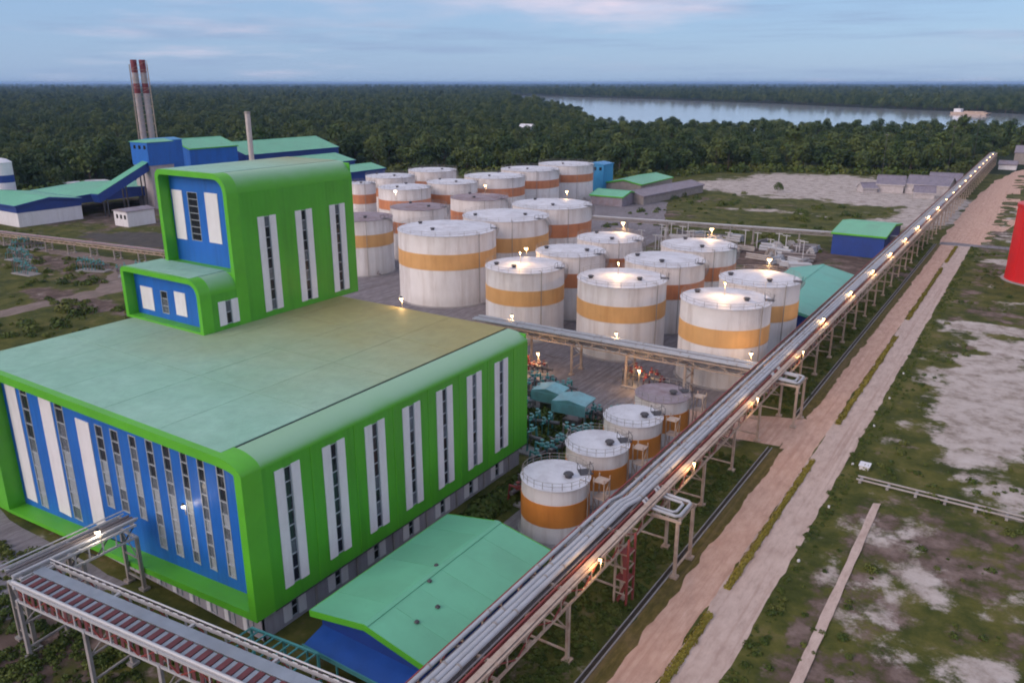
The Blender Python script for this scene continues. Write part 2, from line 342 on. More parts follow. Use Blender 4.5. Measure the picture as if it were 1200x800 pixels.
# brown / pink bare earth: yards, paths
DIRT = [(-58, 132, 20, 12, 0.9), (-64, 116, 12, 16, 0.6), (-90, 130, 30, 14, 0.6), (-80, 290, 60, 26, 0.7), (-270, 140, 60, 12, 0.55), (-232, 118, 26, 6, 0.9), (-300, 185, 50, 14, 0.6), (-50, 60, 14, 20, 0.4), (-80, 30, 40, 14, 0.5), (-47, 85, 8, 50, 0.35),
        (-130, 190, 80, 70, 0.8), (-210, 300, 80, 110, 0.8), (-280, 300, 70, 60, 0.7), (-370, 260, 60, 90, 0.6), (-140, 420, 60, 30, 0.35)]
def ell(L, x, y):
    t = 0.0
    for cx, cy, rx, ry, s in L:
        d = math.hypot((x - cx) / rx, (y - cy) / ry)
        if d < 1.6: t = max(t, s * (1 - smooth(0.35, 1.6, d)))
    return t
def axis(lo_f, hi_f, step, far):
    a = list(np.arange(lo_f, hi_f + 0.1, step)); s = step
    while a[-1] < far: s *= 1.35; a.append(a[-1] + s)
    s = step
    while a[0] > -far: s *= 1.35; a.insert(0, a[0] - s)
    return a
gx, gy = axis(-420, 60, 3.0, 30000), axis(-20, 640, 3.0, 30000)
nxg, nyg = len(gx), len(gy)
gv, gc = [], []
for y in gy:
    for x in gx:
        near = -430 < x < 70 and -30 < y < 650
        if near:
            n1 = fbm(x, y, 0.045); n2 = fbm(x + 50, y, 0.12)
            sa = ell(SAND, x, y); di = ell(DIRT, x, y)
            sand = smooth(0.15, 0.85, sa + 0.30 * n1 + 0.22 * n2) if sa > 0.02 else 0.0
            if x > -18 and y < 420: sand = max(sand, 0.5 * smooth(0.0, 0.6, n1 + 0.5 * n2))
            dirt = smooth(0.15, 0.8, di + 0.25 * n1 + 0.2 * n2) if di > 0.02 else 0.0
            if x > -18: dirt = max(dirt, 0.62 * smooth(-0.2, 0.5, fbm(x, y + 90, 0.05)))
            h = 0.10 * n1 + 0.05 * n2 if x > -18 else 0.0
            if abs(x + 27) < 10 or x < -18: h = 0.0
            gv.append((x, y, h)); gc.append((sand, dirt, 0.0, 1))
        else:
            gv.append((x, y, 0)); gc.append((0, 0, 1, 1))
gf = [(j * nxg + i, j * nxg + i + 1, (j + 1) * nxg + i + 1, (j + 1) * nxg + i) for j in range(nyg - 1) for i in range(nxg - 1)]
gme = bpy.data.meshes.new('ground'); gme.from_pydata(gv, [], gf)
at = gme.color_attributes.new('cover', 'FLOAT_COLOR', 'POINT')
at.data.foreach_set('color', np.array(gc, dtype=np.float32).ravel())
def ground_mat():
    m, n, l, b = new_mat('open_ground')
    g = n.new('ShaderNodeNewGeometry'); a = n.new('ShaderNodeAttribute'); a.attribute_name = 'cover'
    sep = n.new('ShaderNodeSeparateColor'); l.new(a.outputs['Color'], sep.inputs[0])
    def noise(s, d=8, r=0.65):
        q = n.new('ShaderNodeTexNoise'); q.inputs['Scale'].default_value = s; q.inputs['Detail'].default_value = d; q.inputs['Roughness'].default_value = r
        l.new(g.outputs['Position'], q.inputs['Vector']); return q.outputs['Fac']
    def ramp(src, stops):
        q = n.new('ShaderNodeValToRGB'); l.new(src, q.inputs['Fac']); e = q.color_ramp.elements
        e[0].position, e[0].color = stops[0][0], (*stops[0][1], 1); e[1].position, e[1].color = stops[-1][0], (*stops[-1][1], 1)
        for p, c in stops[1:-1]: e.new(p).color = (*c, 1)
        return q.outputs[0]
    grass = ramp(noise(0.14, 12, 0.72), [(0.28, (0.026, 0.034, 0.010)), (0.44, (0.056, 0.068, 0.016)), (0.57, (0.105, 0.104, 0.026)), (0.72, (0.19, 0.15, 0.075))])
    dirt = ramp(noise(0.2), [(0.3, (0.060, 0.042, 0.036)), (0.52, (0.13, 0.092, 0.078)), (0.72, (0.28, 0.21, 0.185))])
    sand = ramp(noise(0.22, 10, 0.72), [(0.28, (0.15, 0.115, 0.09)), (0.4, (0.31, 0.26, 0.225)), (0.52, (0.47, 0.41, 0.375)), (0.75, (0.60, 0.55, 0.52))])
    def edge(chan, s, amt):
        k_ = n.new('ShaderNodeMapRange'); k_.inputs['From Min'].default_value = 0.32; k_.inputs['From Max'].default_value = 0.68; l.new(noise(s, 12, 0.72), k_.inputs['Value'])
        q = n.new('ShaderNodeMath'); q.operation = 'MULTIPLY_ADD'; q.inputs[1].default_value = amt; l.new(k_.outputs[0], q.inputs[0]); l.new(chan, q.inputs[2])
        r = n.new('ShaderNodeMapRange'); r.interpolation_type = 'SMOOTHSTEP'; r.inputs['From Min'].default_value = 0.28 + amt * 0.5; r.inputs['From Max'].default_value = 0.72 + amt * 0.5
        l.new(q.outputs[0], r.inputs['Value']); return r.outputs[0]
    def mix(f, c1, c2):
        q = n.new('ShaderNodeMix'); q.data_type = 'RGBA'; l.new(f, q.inputs[0]); l.new(c1, q.inputs[6]); l.new(c2, q.inputs[7]); return q.outputs[2]
    c = mix(edge(sep.outputs[1], 0.20, 1.0), grass, dirt)
    c = mix(edge(sep.outputs[0], 0.16, 1.05), c, sand)
    fl = n.new('ShaderNodeRGB'); fl.outputs[0].default_value = (0.022, 0.034, 0.016, 1)
    c = mix(sep.outputs[2], c, fl.outputs[0])
    l.new(c, b.inputs['Base Color']); b.inputs['Roughness'].default_value = 0.95; b.inputs['Specular IOR Level'].default_value = 0.15
    bp = n.new('ShaderNodeBump'); bp.inputs['Strength'].default_value = 0.6; bp.inputs['Distance'].default_value = 0.25
    l.new(noise(0.7, 8, 0.7), bp.inputs['Height']); l.new(bp.outputs[0], b.inputs['Normal'])
    return m
gme.materials.append(ground_mat())
struct(link('ground', gme))

def road_mat(name, stops, scale, stain=(0.1, 0.07, 0.06)):
    m, n, l, b = new_mat(name)
    g = n.new('ShaderNodeNewGeometry')
    q = n.new('ShaderNodeTexNoise'); q.inputs['Scale'].default_value = scale; q.inputs['Detail'].default_value = 10; q.inputs['Roughness'].default_value = 0.7
    mpn = n.new('ShaderNodeMapping'); mpn.inputs['Scale'].default_value = (1.6, 0.55, 1); l.new(g.outputs['Position'], mpn.inputs['Vector']); l.new(mpn.outputs[0], q.inputs['Vector'])
    r = n.new('ShaderNodeValToRGB'); l.new(q.outputs['Fac'], r.inputs['Fac']); e = r.color_ramp.elements
    e[0].position, e[0].color = stops[0][0], (*stops[0][1], 1); e[1].position, e[1].color = stops[-1][0], (*stops[-1][1], 1)
    for p, c in stops[1:-1]: e.new(p).color = (*c, 1)
    q2 = n.new('ShaderNodeTexNoise'); q2.inputs['Scale'].default_value = 0.09; q2.inputs['Detail'].default_value = 8; q2.inputs['Roughness'].default_value = 0.7; l.new(g.outputs['Position'], q2.inputs['Vector'])
    mr = n.new('ShaderNodeMapRange'); mr.inputs['From Min'].default_value = 0.52; mr.inputs['From Max'].default_value = 0.75; mr.inputs['To Max'].default_value = 0.6; l.new(q2.outputs['Fac'], mr.inputs['Value'])
    q3 = n.new('ShaderNodeTexNoise'); q3.inputs['Scale'].default_value = 1.0; q3.inputs['Detail'].default_value = 5; mp3 = n.new('ShaderNodeMapping'); mp3.inputs['Scale'].default_value = (1.5, 0.025, 1); l.new(g.outputs['Position'], mp3.inputs['Vector']); l.new(mp3.outputs[0], q3.inputs['Vector'])
    m3 = n.new('ShaderNodeMapRange'); m3.inputs['From Min'].default_value = 0.5; m3.inputs['From Max'].default_value = 0.68; m3.inputs['To Max'].default_value = 0.55; l.new(q3.outputs['Fac'], m3.inputs['Value'])
    mm = n.new('ShaderNodeMath'); mm.operation = 'MAXIMUM'; l.new(mr.outputs[0], mm.inputs[0]); l.new(m3.outputs[0], mm.inputs[1]); mr = mm
    mx = n.new('ShaderNodeMix'); mx.data_type = 'RGBA'; mx.inputs[7].default_value = (*stain, 1); l.new(mr.outputs[0], mx.inputs[0]); l.new(r.outputs[0], mx.inputs[6])
    l.new(mx.outputs[2], b.inputs['Base Color']); b.inputs['Roughness'].default_value = 0.9; b.inputs['Specular IOR Level'].default_value = 0.2
    bp = n.new('ShaderNodeBump'); bp.inputs['Strength'].default_value = 0.4; bp.inputs['Distance'].default_value = 0.06; l.new(q.outputs['Fac'], bp.inputs['Height']); l.new(bp.outputs[0], b.inputs['Normal'])
    return m
M['gravel'] = road_mat('pink_gravel', [(0.25, (0.40, 0.245, 0.185)), (0.5, (0.57, 0.37, 0.285)), (0.75, (0.68, 0.48, 0.39))], 0.5, (0.44, 0.25, 0.185))
M['slab'] = road_mat('worn_concrete_road', [(0.25, (0.37, 0.275, 0.235)), (0.5, (0.53, 0.41, 0.355)), (0.75, (0.64, 0.515, 0.455))], 0.6, (0.37, 0.25, 0.205))
M['path'] = road_mat('dull_dirt_path', [(0.25, (0.13, 0.10, 0.09)), (0.5, (0.23, 0.175, 0.155)), (0.75, (0.34, 0.27, 0.245))], 0.4, (0.11, 0.10, 0.06))
M['pave'] = road_mat('grey_paving', [(0.25, (0.13, 0.115, 0.12)), (0.5, (0.22, 0.20, 0.215)), (0.75, (0.31, 0.29, 0.31))], 0.6, (0.1, 0.085, 0.085))

def sheet(name, poly, z, m, wob=0.0, step=4.0, parent=None):
    """flat sheet with an irregular edge"""
    pts = []
    n = len(poly)
    for i in range(n):
        a, b = poly[i], poly[(i + 1) % n]; d = math.dist(a, b); k = max(1, int(d / step)) if wob else 1
        nx_, ny_ = (b[1] - a[1]) / d, -(b[0] - a[0]) / d
        for j in range(k):
            t = j / k; x, y = a[0] + (b[0] - a[0]) * t, a[1] + (b[1] - a[1]) * t
            w = wob * fbm(x, y, 0.22, 3) if wob and j else 0
            pts.append((x + nx_ * w, y + ny_ * w, z))
    me = bpy.data.meshes.new(name)
    from mathutils.geometry import tessellate_polygon
    tris = tessellate_polygon([[Vector(p) for p in pts]])
    me.from_pydata(pts, [], [tuple(t) for t in tris]); me.materials.append(m)
    import bmesh
    bm = bmesh.new(); bm.from_mesh(me); bmesh.ops.recalc_face_normals(bm, faces=bm.faces)
    for f in bm.faces:
        if f.normal.z < 0: f.normal_flip()
    bm.to_mesh(me); bm.free()
    return link(name, me, parent)

struct(sheet('gravel_lane', [(-30.6, -20), (-30.8, 131), (-31.2, 145), (-30.4, 352), (-25.4, 352), (-25.4, -20)], 0.012, M['gravel'], 0.45, 1.6))
struct(sheet('concrete_lane', [(-25.4, -20), (-25.4, 352), (-20.2, 352), (-19.6, -20)], 0.016, M['slab'], 0.3, 1.6))
struct(sheet('side_road', [(-31, 131.5), (-38, 130.5), (-52, 127), (-62, 124), (-63, 133), (-54, 137), (-40, 142), (-31, 145.5)], 0.020, M['gravel'], 0.8))
M['verge'] = road_mat('dry_grass_verge', [(0.25, (0.045, 0.042, 0.010)), (0.5, (0.105, 0.085, 0.022)), (0.75, (0.20, 0.145, 0.05))], 0.9, (0.22, 0.15, 0.09))
struct(sheet('grass_verge', [(-31.9, -20), (-31.9, 130), (-30.0, 131), (-29.6, -20)], 0.022, M['verge'], 0.5, 1.2))
struct(sheet('grass_verge', [(-31.9, 147), (-31.9, 350), (-30.2, 350), (-30.0, 146)], 0.022, M['verge'], 0.5, 1.2))
struct(sheet('far_road', [(-31, 352), (-31.5, 420), (-31, 520), (-28, 600), (-20, 680), (-8, 720), (2, 720), (-4, 660), (-12, 560), (-10, 500), (-6, 450), (-11, 400), (-15, 365), (-18, 352)], 0.012, M['gravel'], 1.5, 8))
struct(sheet('field_track', [(-13.7, 40), (-13.6, 119), (-12.6, 119.5), (-12.4, 40)], 0.16, M['slab'], 0.1, 1.5))
struct(sheet('cross_track', [(-31, 350), (-31, 356), (20, 362), (20, 355)], 0.020, M['pave'], 0.8))
struct(sheet('paved_yard', [(-150, 10), (-150, 46), (-88, 46), (-92, 36), (-96, 30), (-100, 10)], 0.010, M['pave'], 0.8))
struct(sheet('plant_path', [(-229, 60), (-228, 132), (-262, 160), (-360, 150), (-360, 146), (-264, 153), (-236, 128), (-236, 60)], 0.010, M['path'], 1.6, 2.5))
struct(sheet('yard_apron', [(-132, 132), (-132, 152), (-44, 152), (-44, 140), (-58, 136), (-66, 126), (-74, 128), (-84, 134), (-100, 130)], 0.008, M['pave'], 1.5))
struct(sheet('tank_apron', [(-40, 152), (-40, 200), (-64, 202), (-64, 228), (-124, 230), (-126, 300), (-165, 400), (-280, 410), (-280, 240), (-200, 180), (-160, 152)], 0.009, M['pave'], 1.0))
struct(sheet('small_tank_apron', [(-57, 80), (-57, 131), (-43, 131), (-43, 80)], 0.009, M['pave'], 0.3))

# river beyond the near wood
def water_mat():
    m, n, l, b = new_mat('river_water')
    b.inputs['Base Color'].default_value = (0.36, 0.38, 0.42, 1); b.inputs['Roughness'].default_value = 0.08; b.inputs['Specular IOR Level'].default_value = 0.9
    g = n.new('ShaderNodeNewGeometry'); q = n.new('ShaderNodeTexNoise'); q.inputs['Scale'].default_value = 0.05; q.inputs['Detail'].default_value = 5; l.new(g.outputs['Position'], q.inputs['Vector'])
    bp = n.new('ShaderNodeBump'); bp.inputs['Strength'].default_value = 0.04; bp.inputs['Distance'].default_value = 0.4; l.new(q.outputs['Fac'], bp.inputs['Height']); l.new(bp.outputs[0], b.inputs['Normal'])
    return m
RIVER = [(-2450, 3600), (-1997, 3330), (-1375, 2995), (-742, 2531), (-443, 2255), (-211, 2063), (-61, 1951), (600, 1800), (2500, 1700), (2500, 1050), (600, 1080), (-33, 1130), (-123, 1090), (-249, 1060), (-420, 1010), (-500, 960), (-700, 1290), (-845, 1491), (-1060, 1764), (-1480, 2280), (-2350, 3480)]
struct(sheet('river', RIVER, 0.05, water_mat(), 12, 60))

def in_poly(x, y, poly):
    c = False; j = len(poly) - 1
    for i in range(len(poly)):
        xi, yi = poly[i]; xj, yj = poly[j]
        if (yi > y) != (yj > y) and x < (xj - xi) * (y - yi) / (yj - yi) + xi: c = not c
        j = i
    return c

# drainage ditch beside the road
d = thing('drainage_ditch', 'narrow dark drainage ditch with concrete edges beside the gravel road', 'ditch', (-32.2, 0, 0))
MB().box(-0.28, 0.28, -20, 130, 0.004, 0.03).build('channel_bed', M['earth'], d)
MB().box(-0.36, -0.28, -20, 130, 0.0, 0.24).build('edge_beam', M['concrete'], d)
MB().box(0.28, 0.40, -20, 130, 0.0, 0.22).build('edge_beam', M['concrete'], d)
d = thing('drainage_ditch', 'dark drainage ditch running on beyond the side road junction', 'ditch', (-32.2, 0, 0))
MB().box(-0.28, 0.28, 147, 350, 0.004, 0.03).build('channel_bed', M['earth'], d)
MB().box(-0.36, -0.28, 147, 350, 0.0, 0.24).build('edge_beam', M['concrete'], d)
MB().box(0.28, 0.40, 147, 350, 0.0, 0.22).build('edge_beam', M['concrete'], d)

# planted medians between the two lanes
def leafy(mb, fn, n, size, rng):
    """n small leaf quads at positions and normals from fn(rng)"""
    for _ in range(n):
        p, nn = fn(rng)
        t = Vector((rng.uniform(-1, 1), rng.uniform(-1, 1), rng.uniform(-1, 1))); nn = (Vector(nn) + t * 0.7).normalized()
        a = nn.orthogonal().normalized(); a.rotate(Matrix.Rotation(rng.uniform(0, 6.28), 3, nn)); b2 = nn.cross(a)
        s = size * rng.uniform(0.6, 1.4); p = Vector(p)
        mb.add([tuple(p - a * s), tuple(p + b2 * s * 0.6), tuple(p + a * s), tuple(p - b2 * s * 0.6)], [(0, 1, 2, 3)])
for k, (a, b, lab) in enumerate([(52, 80.3, 'yellow green median hedge, nearest of the strips between the two lanes'), (86.2, 128.9, 'long yellow green median hedge ending opposite the side road junction'),
                        (146.8, 210.9, 'yellow green median hedge just beyond the side road junction'), (228.9, 303, 'thin yellow green median hedge, fourth strip along the road'), (314, 348, 'short yellow green median hedge, farthest strip before the cross track')]):
    t = thing('median_hedge', lab, 'hedge', (-24.75, a, 0), 0, 'hedges between the two lanes')
    L = b - a
    MB().prism([(-0.42, 0.0), (0.42, 0.0), (0.36, 0.14), (-0.36, 0.14)], 'Y', 0, L).build('kerb_bed', M['hedge'], t)
    mb = MB()
    def fn(rng, L=L, k=k):
        y = rng.uniform(0.1, L - 0.1); w = max(0.15, 0.46 + 0.30 * fbm(y, k * 9.0, 0.35, 4)); an = rng.uniform(0, math.pi)
        hh = max(0.08, 0.30 + 0.26 * fbm(y + 31, k * 5.0, 0.5, 4))
        return (math.cos(an) * w, y, 0.12 + math.sin(an) * hh), (math.cos(an), 0, math.sin(an))
    leafy(mb, fn, int(L * (90 if a < 140 else 45)), 0.13 if a < 140 else 0.2, rnd)
    mb.build('foliage', M['hedge'], t)

# ------------------------------------------------------------------ green process hall
def grid_wall(us, vs, holes, depth, place, mi_w=0):
    """flat wall in (u, v) with rectangular openings and their reveals; place(u, v, d) -> xyz, d measured inwards"""
    mb = MB()
    U = sorted(set(list(us) + [h[0] for h in holes] + [h[1] for h in holes])); V = sorted(set(list(vs) + [h[2] for h in holes] + [h[3] for h in holes]))
    for i in range(len(U) - 1):
        for j in range(len(V) - 1):
            cu, cv = (U[i] + U[i + 1]) / 2, (V[j] + V[j + 1]) / 2
            if any(h[0] < cu < h[1] and h[2] < cv < h[3] for h in holes): continue
            mb.add([place(U[i], V[j], 0), place(U[i + 1], V[j], 0), place(U[i + 1], V[j + 1], 0), place(U[i], V[j + 1], 0)], [(0, 1, 2, 3)])
    for (a, b, c, e) in holes:
        for p, q in (((a, c), (b, c)), ((b, c), (b, e)), ((b, e), (a, e)), ((a, e), (a, c))):
            mb.add([place(*p, 0), place(*q, 0), place(*q, depth), place(*p, depth)], [(0, 1, 2, 3)])
        mb.add([place(a, c, depth), place(b, c, depth), place(b, e, depth), place(a, e, depth)], [(0, 1, 2, 3)])
    return mb
pane_cache = {}
def pbox(place, u0, u1, v0, v1, d0, d1):
    v = [place(u, w, dd) for dd in (d0, d1) for (u, w) in ((u0, v0), (u1, v0), (u1, v1), (u0, v1))]
    return v, [(0, 1, 2, 3), (7, 6, 5, 4), (0, 4, 5, 1), (1, 5, 6, 2), (2, 6, 7, 3), (3, 7, 4, 0)]
def window_strip(root, place, u0, u1, v0, v1, npane, pick, frame_m='alu', fw=0.09):
    """tall glazed strip: a frame with one mullion per storey and separate panes, set in its opening"""
    mb = MB()
    for a in (u0, u1 - fw): mb.add(*pbox(place, a, a + fw, v0, v1, -0.05, 0.14))
    hs = (v1 - v0) / npane
    for k in range(npane + 1):
        vv = min(max(v0 + k * hs - fw / 2, v0), v1 - fw); mb.add(*pbox(place, u0 + fw, u1 - fw, vv, vv + fw, -0.03, 0.14))
    w = mb.build('window', M[frame_m], root)
    for k in range(npane):
        m = pick(k, npane)
        MB().add(*pbox(place, u0 + fw, u1 - fw, v0 + k * hs + fw / 2, v0 + (k + 1) * hs - fw / 2, 0.10 + 0.03 * rnd.random(), 0.16)).build('pane', M[m], w)
def white_panel(root, place, u0, u1, v0, v1, name='white_panel'):
    MB().add(*pbox(place, u0, u1, v0, v1, -0.10, 0.02)).build(name, M['white'], root)

def arch(x0, x1, z0, z1, rl, rr, n=10, rz=None, zl=None):
    rz = rz or rr
    p = [(x0, z0 if zl is None else zl), (x0, z1 - rl)]
    p += [(x0 + rl - rl * math.cos(t), z1 - rl + rl * math.sin(t)) for t in [math.pi / 2 * i / n for i in range(1, n + 1)]]
    p += [(x1 - rr + rr * math.sin(t), z1 - rz + rz * math.cos(t)) for t in [math.pi / 2 * i / n for i in range(0, n + 1)]]
    p += [(x1, z0)]
    return p
def front_frame(root, x0, x1, y0, y1, z0, z1, rl, rr, th, zb, name='front_frame', rz=None, zl=None, thl=None):
    thl = thl or th
    """deep green portal round a recessed facade: rounded at the top, ledge at the bottom"""
    o = arch(x0, x1, z0, z1, rl, rr, rz=rz, zl=zl); i = arch(x0 + thl, x1 - th, z0 + zb, z1 - th, max(0.15, rl - thl), max(0.15, rr - th), rz=rz and max(0.15, rz - th), zl=None if zl is None else zl + zb)
    n = len(o); mb = MB()
    v = [(p[0], y0, p[1]) for p in o] + [(p[0], y0, p[1]) for p in i] + [(p[0], y1, p[1]) for p in o] + [(p[0], y1, p[1]) for p in i]
    f = []
    for k in range(n):
        j = (k + 1) % n
        f += [(k, j, n + j, n + k), (n + k, n + j, 3 * n + j, 3 * n + k), (k, 2 * n + k, 2 * n + j, j)]
    mb.add(v, f)
    return mb.build(name, M['green_plain'], root, smooth=True)

HX0, HX1, HY0, HY1, HZ0, HZ1 = -125.0, -64.2, 46.7, 102.0, 3.6, 22.7
hall = thing('process_hall', 'large green and blue process hall with stepped roof tower and tall window strips', 'building', (0, 0, 0))
RR, RZ = 3.7, 1.6
FD = 2.6
front_frame(hall, HX0, HX1, HY0, HY0 + FD, HZ0, HZ1, 1.6, RR, 1.15, 0.9, rz=RZ, zl=-0.45, thl=6.0)
# grey ground storey, set back, with its own openings
BX1 = HX1 - 0.9
groups_y = [50.9 + 6.97 * k for k in range(7)]
gw = 3.0
pr = lambda u, v, d_: (BX1 - d_, u, v)
holes = [(y + 1.3, y + 2.3, 0.6, 3.2) for y in groups_y]
grid_wall((HY0 + 1.2, HY1 - 1), (0.0, HZ0 + 0.3), holes, 0.25, pr).build('base_wall', M['base_wall'], hall)
for y in groups_y:
    white_panel(hall, pr, y + 0.1, y + 1.26, 0.5, 3.35); white_panel(hall, pr, y + 2.34, y + 3.5, 0.5, 3.35)
    window_strip(hall, pr, y + 1.3, y + 2.3, 0.6, 3.2, 2, lambda k, n: 'dark_glass')
for y in groups_y:
    MB().box(BX1 - 0.02, BX1 + 0.14, y + 5.0, y + 5.3, 0, HZ0).build('pilaster', M['concrete'], hall)
def ledge_z(x): return HZ0 - 0.0667 * (HX1 - x)
BY = HY0 + 1.3
MB().prism([(-112, 0), (BX1, 0), (BX1, ledge_z(BX1) + 0.3), (-112, ledge_z(-112) + 0.3)], 'Y', BY, BY + 0.3).build('base_wall', M['base_wall'], hall)
pf = lambda u, v, d_: (u, BY - 0.06 + d_, v)
for k in range(9):
    x = -94 + 3.3 * k; zt_ = ledge_z(x) - 0.35
    white_panel(hall, pf, x - 0.75, x - 0.05, 0.3, zt_)
    window_strip(hall, pf, x, x + 1.0, 0.3, zt_, 1, lambda k, n: 'dark_glass')
MB().box(HX0 + 1, HX0 + 1.3, HY0 + 1.5, HY1 - 1, 0, HZ0).build('base_wall', M['base_wall'], hall)
MB().box(HX0 + 1.3, BX1 - 0.3, HY1 - 1.3, HY1 - 1.0, 0, HZ0).build('base_wall', M['base_wall'], hall)
MB().box(HX0 + 0.05, HX1 - 0.05, HY0 + FD, HY1, HZ0, HZ0 + 0.3).build('floor_slab', M['concrete'], hall)
# right wall
pw = lambda u, v, d_: (HX1 - d_, u, v)
vz0, vz1 = 5.6, 20.1
holes = [(y + 1.3, y + 2.3, vz0, vz1) for y in groups_y]
grid_wall((HY0 + FD, HY1), (HZ0, HZ1 - RZ), holes, 0.3, pw).build('side_wall', M['green'], hall)
for y in groups_y:
    white_panel(hall, pw, y + 0.02, y + 1.26, vz0 - 0.1, vz1 + 0.1); white_panel(hall, pw, y + 2.34, y + 3.58, vz0 - 0.1, vz1 + 0.1)
    window_strip(hall, pw, y + 1.3, y + 2.3, vz0, vz1, 8, lambda k, n: rnd.choice(['dark_glass', 'dark_glass', 'dark_glass', 'blind2']))
for k in range(8):
    y = groups_y[0] - 1.7 + 6.97 * k
    if HY0 + FD < y < HY1: MB().box(HX1, HX1 + 0.05, y - 0.06, y + 0.06, HZ0, HZ1 - RZ).build('cladding_seam', M['green_plain'], hall)
MB().box(HX1 - 0.02, HX1 + 0.07, HY0 + FD, HY1, HZ0 - 0.12, HZ0 + 0.02).build('drip_flashing', M['steel_dark'], hall)
# left and back walls
MB().box(HX0, HX0 + 0.25, HY0 + FD, HY1, HZ0, HZ1 - 1.6).build('side_wall', M['green'], hall)
MB().box(HX0 + 0.25, HX1 - 0.25, HY1 - 0.25, HY1, HZ0, HZ1 - 0.3).build('rear_wall', M['green'], hall)
# curved eaves and roof sheets
def eave(x_w, z_t, r, sgn, y0, y1, name='curved_eave', mm='green', n=12, rz=None):
    mb = MB(); v = []; rz = rz or r
    for t in [math.pi / 2 * i / n for i in range(n + 1)]:
        v.append((x_w - sgn * r + sgn * r * math.cos(t), z_t - rz + rz * math.sin(t)))
    vs = [(x, y0, z) for x, z in v] + [(x, y1, z) for x, z in v]
    mb.add(vs, [(i, i + 1, n + 2 + i, n + 1 + i) for i in range(n)])
    # end cap at the back
    mb.add([(x, y1, z) for x, z in v] + [(x_w - sgn * r, y1, z_t - rz)], [tuple(range(n + 2))])
    return mb.build(name, M[mm], hall, smooth=True)
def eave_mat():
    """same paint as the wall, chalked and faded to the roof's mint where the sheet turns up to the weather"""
    m, n, l, b = new_mat('sky_sheen_green_eave')
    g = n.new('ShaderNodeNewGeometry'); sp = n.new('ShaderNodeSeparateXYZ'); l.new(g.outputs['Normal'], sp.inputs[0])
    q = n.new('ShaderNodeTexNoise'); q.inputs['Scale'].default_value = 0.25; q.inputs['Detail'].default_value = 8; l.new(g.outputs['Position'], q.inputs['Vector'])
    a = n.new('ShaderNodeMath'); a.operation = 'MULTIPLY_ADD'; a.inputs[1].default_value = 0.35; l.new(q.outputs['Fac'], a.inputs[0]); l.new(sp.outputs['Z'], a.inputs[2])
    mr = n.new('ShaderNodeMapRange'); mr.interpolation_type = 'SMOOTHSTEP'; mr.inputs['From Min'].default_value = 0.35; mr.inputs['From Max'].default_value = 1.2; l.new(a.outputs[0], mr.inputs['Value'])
    mx = n.new('ShaderNodeMix'); mx.data_type = 'RGBA'; mx.inputs[6].default_value = (0.085, 0.40, 0.022, 1); mx.inputs[7].default_value = (0.26, 0.47, 0.30, 1)  # wall green to pale mint: sky sheen on the curve painted as colour
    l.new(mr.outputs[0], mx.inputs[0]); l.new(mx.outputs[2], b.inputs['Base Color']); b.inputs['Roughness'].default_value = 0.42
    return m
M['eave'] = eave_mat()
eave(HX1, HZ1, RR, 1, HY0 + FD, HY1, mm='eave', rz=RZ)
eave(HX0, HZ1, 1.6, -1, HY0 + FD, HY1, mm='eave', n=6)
MB().box(HX1 - RR - 0.38, HX1 - RR + 0.02, HY0 + FD - 1.6, HY1 - 0.3, HZ1 - 0.35, HZ1 - 0.16).build('roof_gutter', M['steel_dark'], hall)
MB().box(HX0 + 1.6, HX1 - RR - 0.38, HY0 + FD, HY1 - 0.25, HZ1 - 0.4, HZ1 - 0.09).build('roof_deck', M['steel_dark'], hall)
rx0, rx1 = HX0 + 1.6, HX1 - RR - 0.38
cols, rows = 5, 4
for i in range(cols):
    for j in range(rows):
        a0, a1 = rx0 + (rx1 - rx0) * i / cols, rx0 + (rx1 - rx0) * (i + 1) / cols
        b0, b1 = HY0 + 0.9 + (HY1 - HY0 - 0.9) * j / rows, HY0 + 0.9 + (HY1 - HY0 - 0.9) * (j + 1) / rows
        z = HZ1 + 0.03 + rnd.uniform(-0.006, 0.012)
        MB().box(a0 + 0.035, a1 - 0.035, b0 + 0.035, b1 - 0.035, HZ1 - 0.10, z).build('roof_sheet', M['roof_main'], hall)
# blue front facade, set back in the portal
FY = HY0 + FD - 0.25
pb = lambda u, v, d_: (u, FY + d_, v)
F_WHITE = [(-117.9, -115.0, 1.7, 21.3), (-108.9, -105.8, 2.3, 21.3), (-100.1, -97.0, 3.3, 18.7)]
F_STRIP = [(-114.0, -112.0, 1.6, 21.2), (-105.1, -103.0, 2.4, 21.1), (-95.7, -94.0, 7.2, 18.9), (-92.3, -90.6, 7.6, 19.1), (-88.3, -86.8, 7.8, 19.3), (-84.8, -83.3, 4.8, 19.6), (-81.5, -80.0, 4.9, 19.8),
           (-78.1, -76.8, 5.1, 20.1), (-75.0, -73.7, 5.3, 20.2), (-71.6, -70.2, 5.5, 20.3), (-68.2, -67.0, 5.6, 20.0)]
grid_wall((HX0 + 1.15, HX1 - 1.15), (0.3, HZ1 - 1.15), F_STRIP, 0.3, pb).build('front_facade', M['blue'], hall)
for a, b, c, e in F_WHITE: white_panel(hall, pb, a, b, c, e)
def pick_front(k, n):
    t = k / n
    return rnd.choice(['blind', 'blind', 'blind2']) if t < 0.55 else (rnd.choice(['dark_glass', 'blind2']) if t < 0.75 else 'dark_glass')
for a, b, c, e in F_STRIP: window_strip(hall, pb, a, b, c, e, 9 if e - c > 12 else 7, pick_front, 'alu', 0.14)

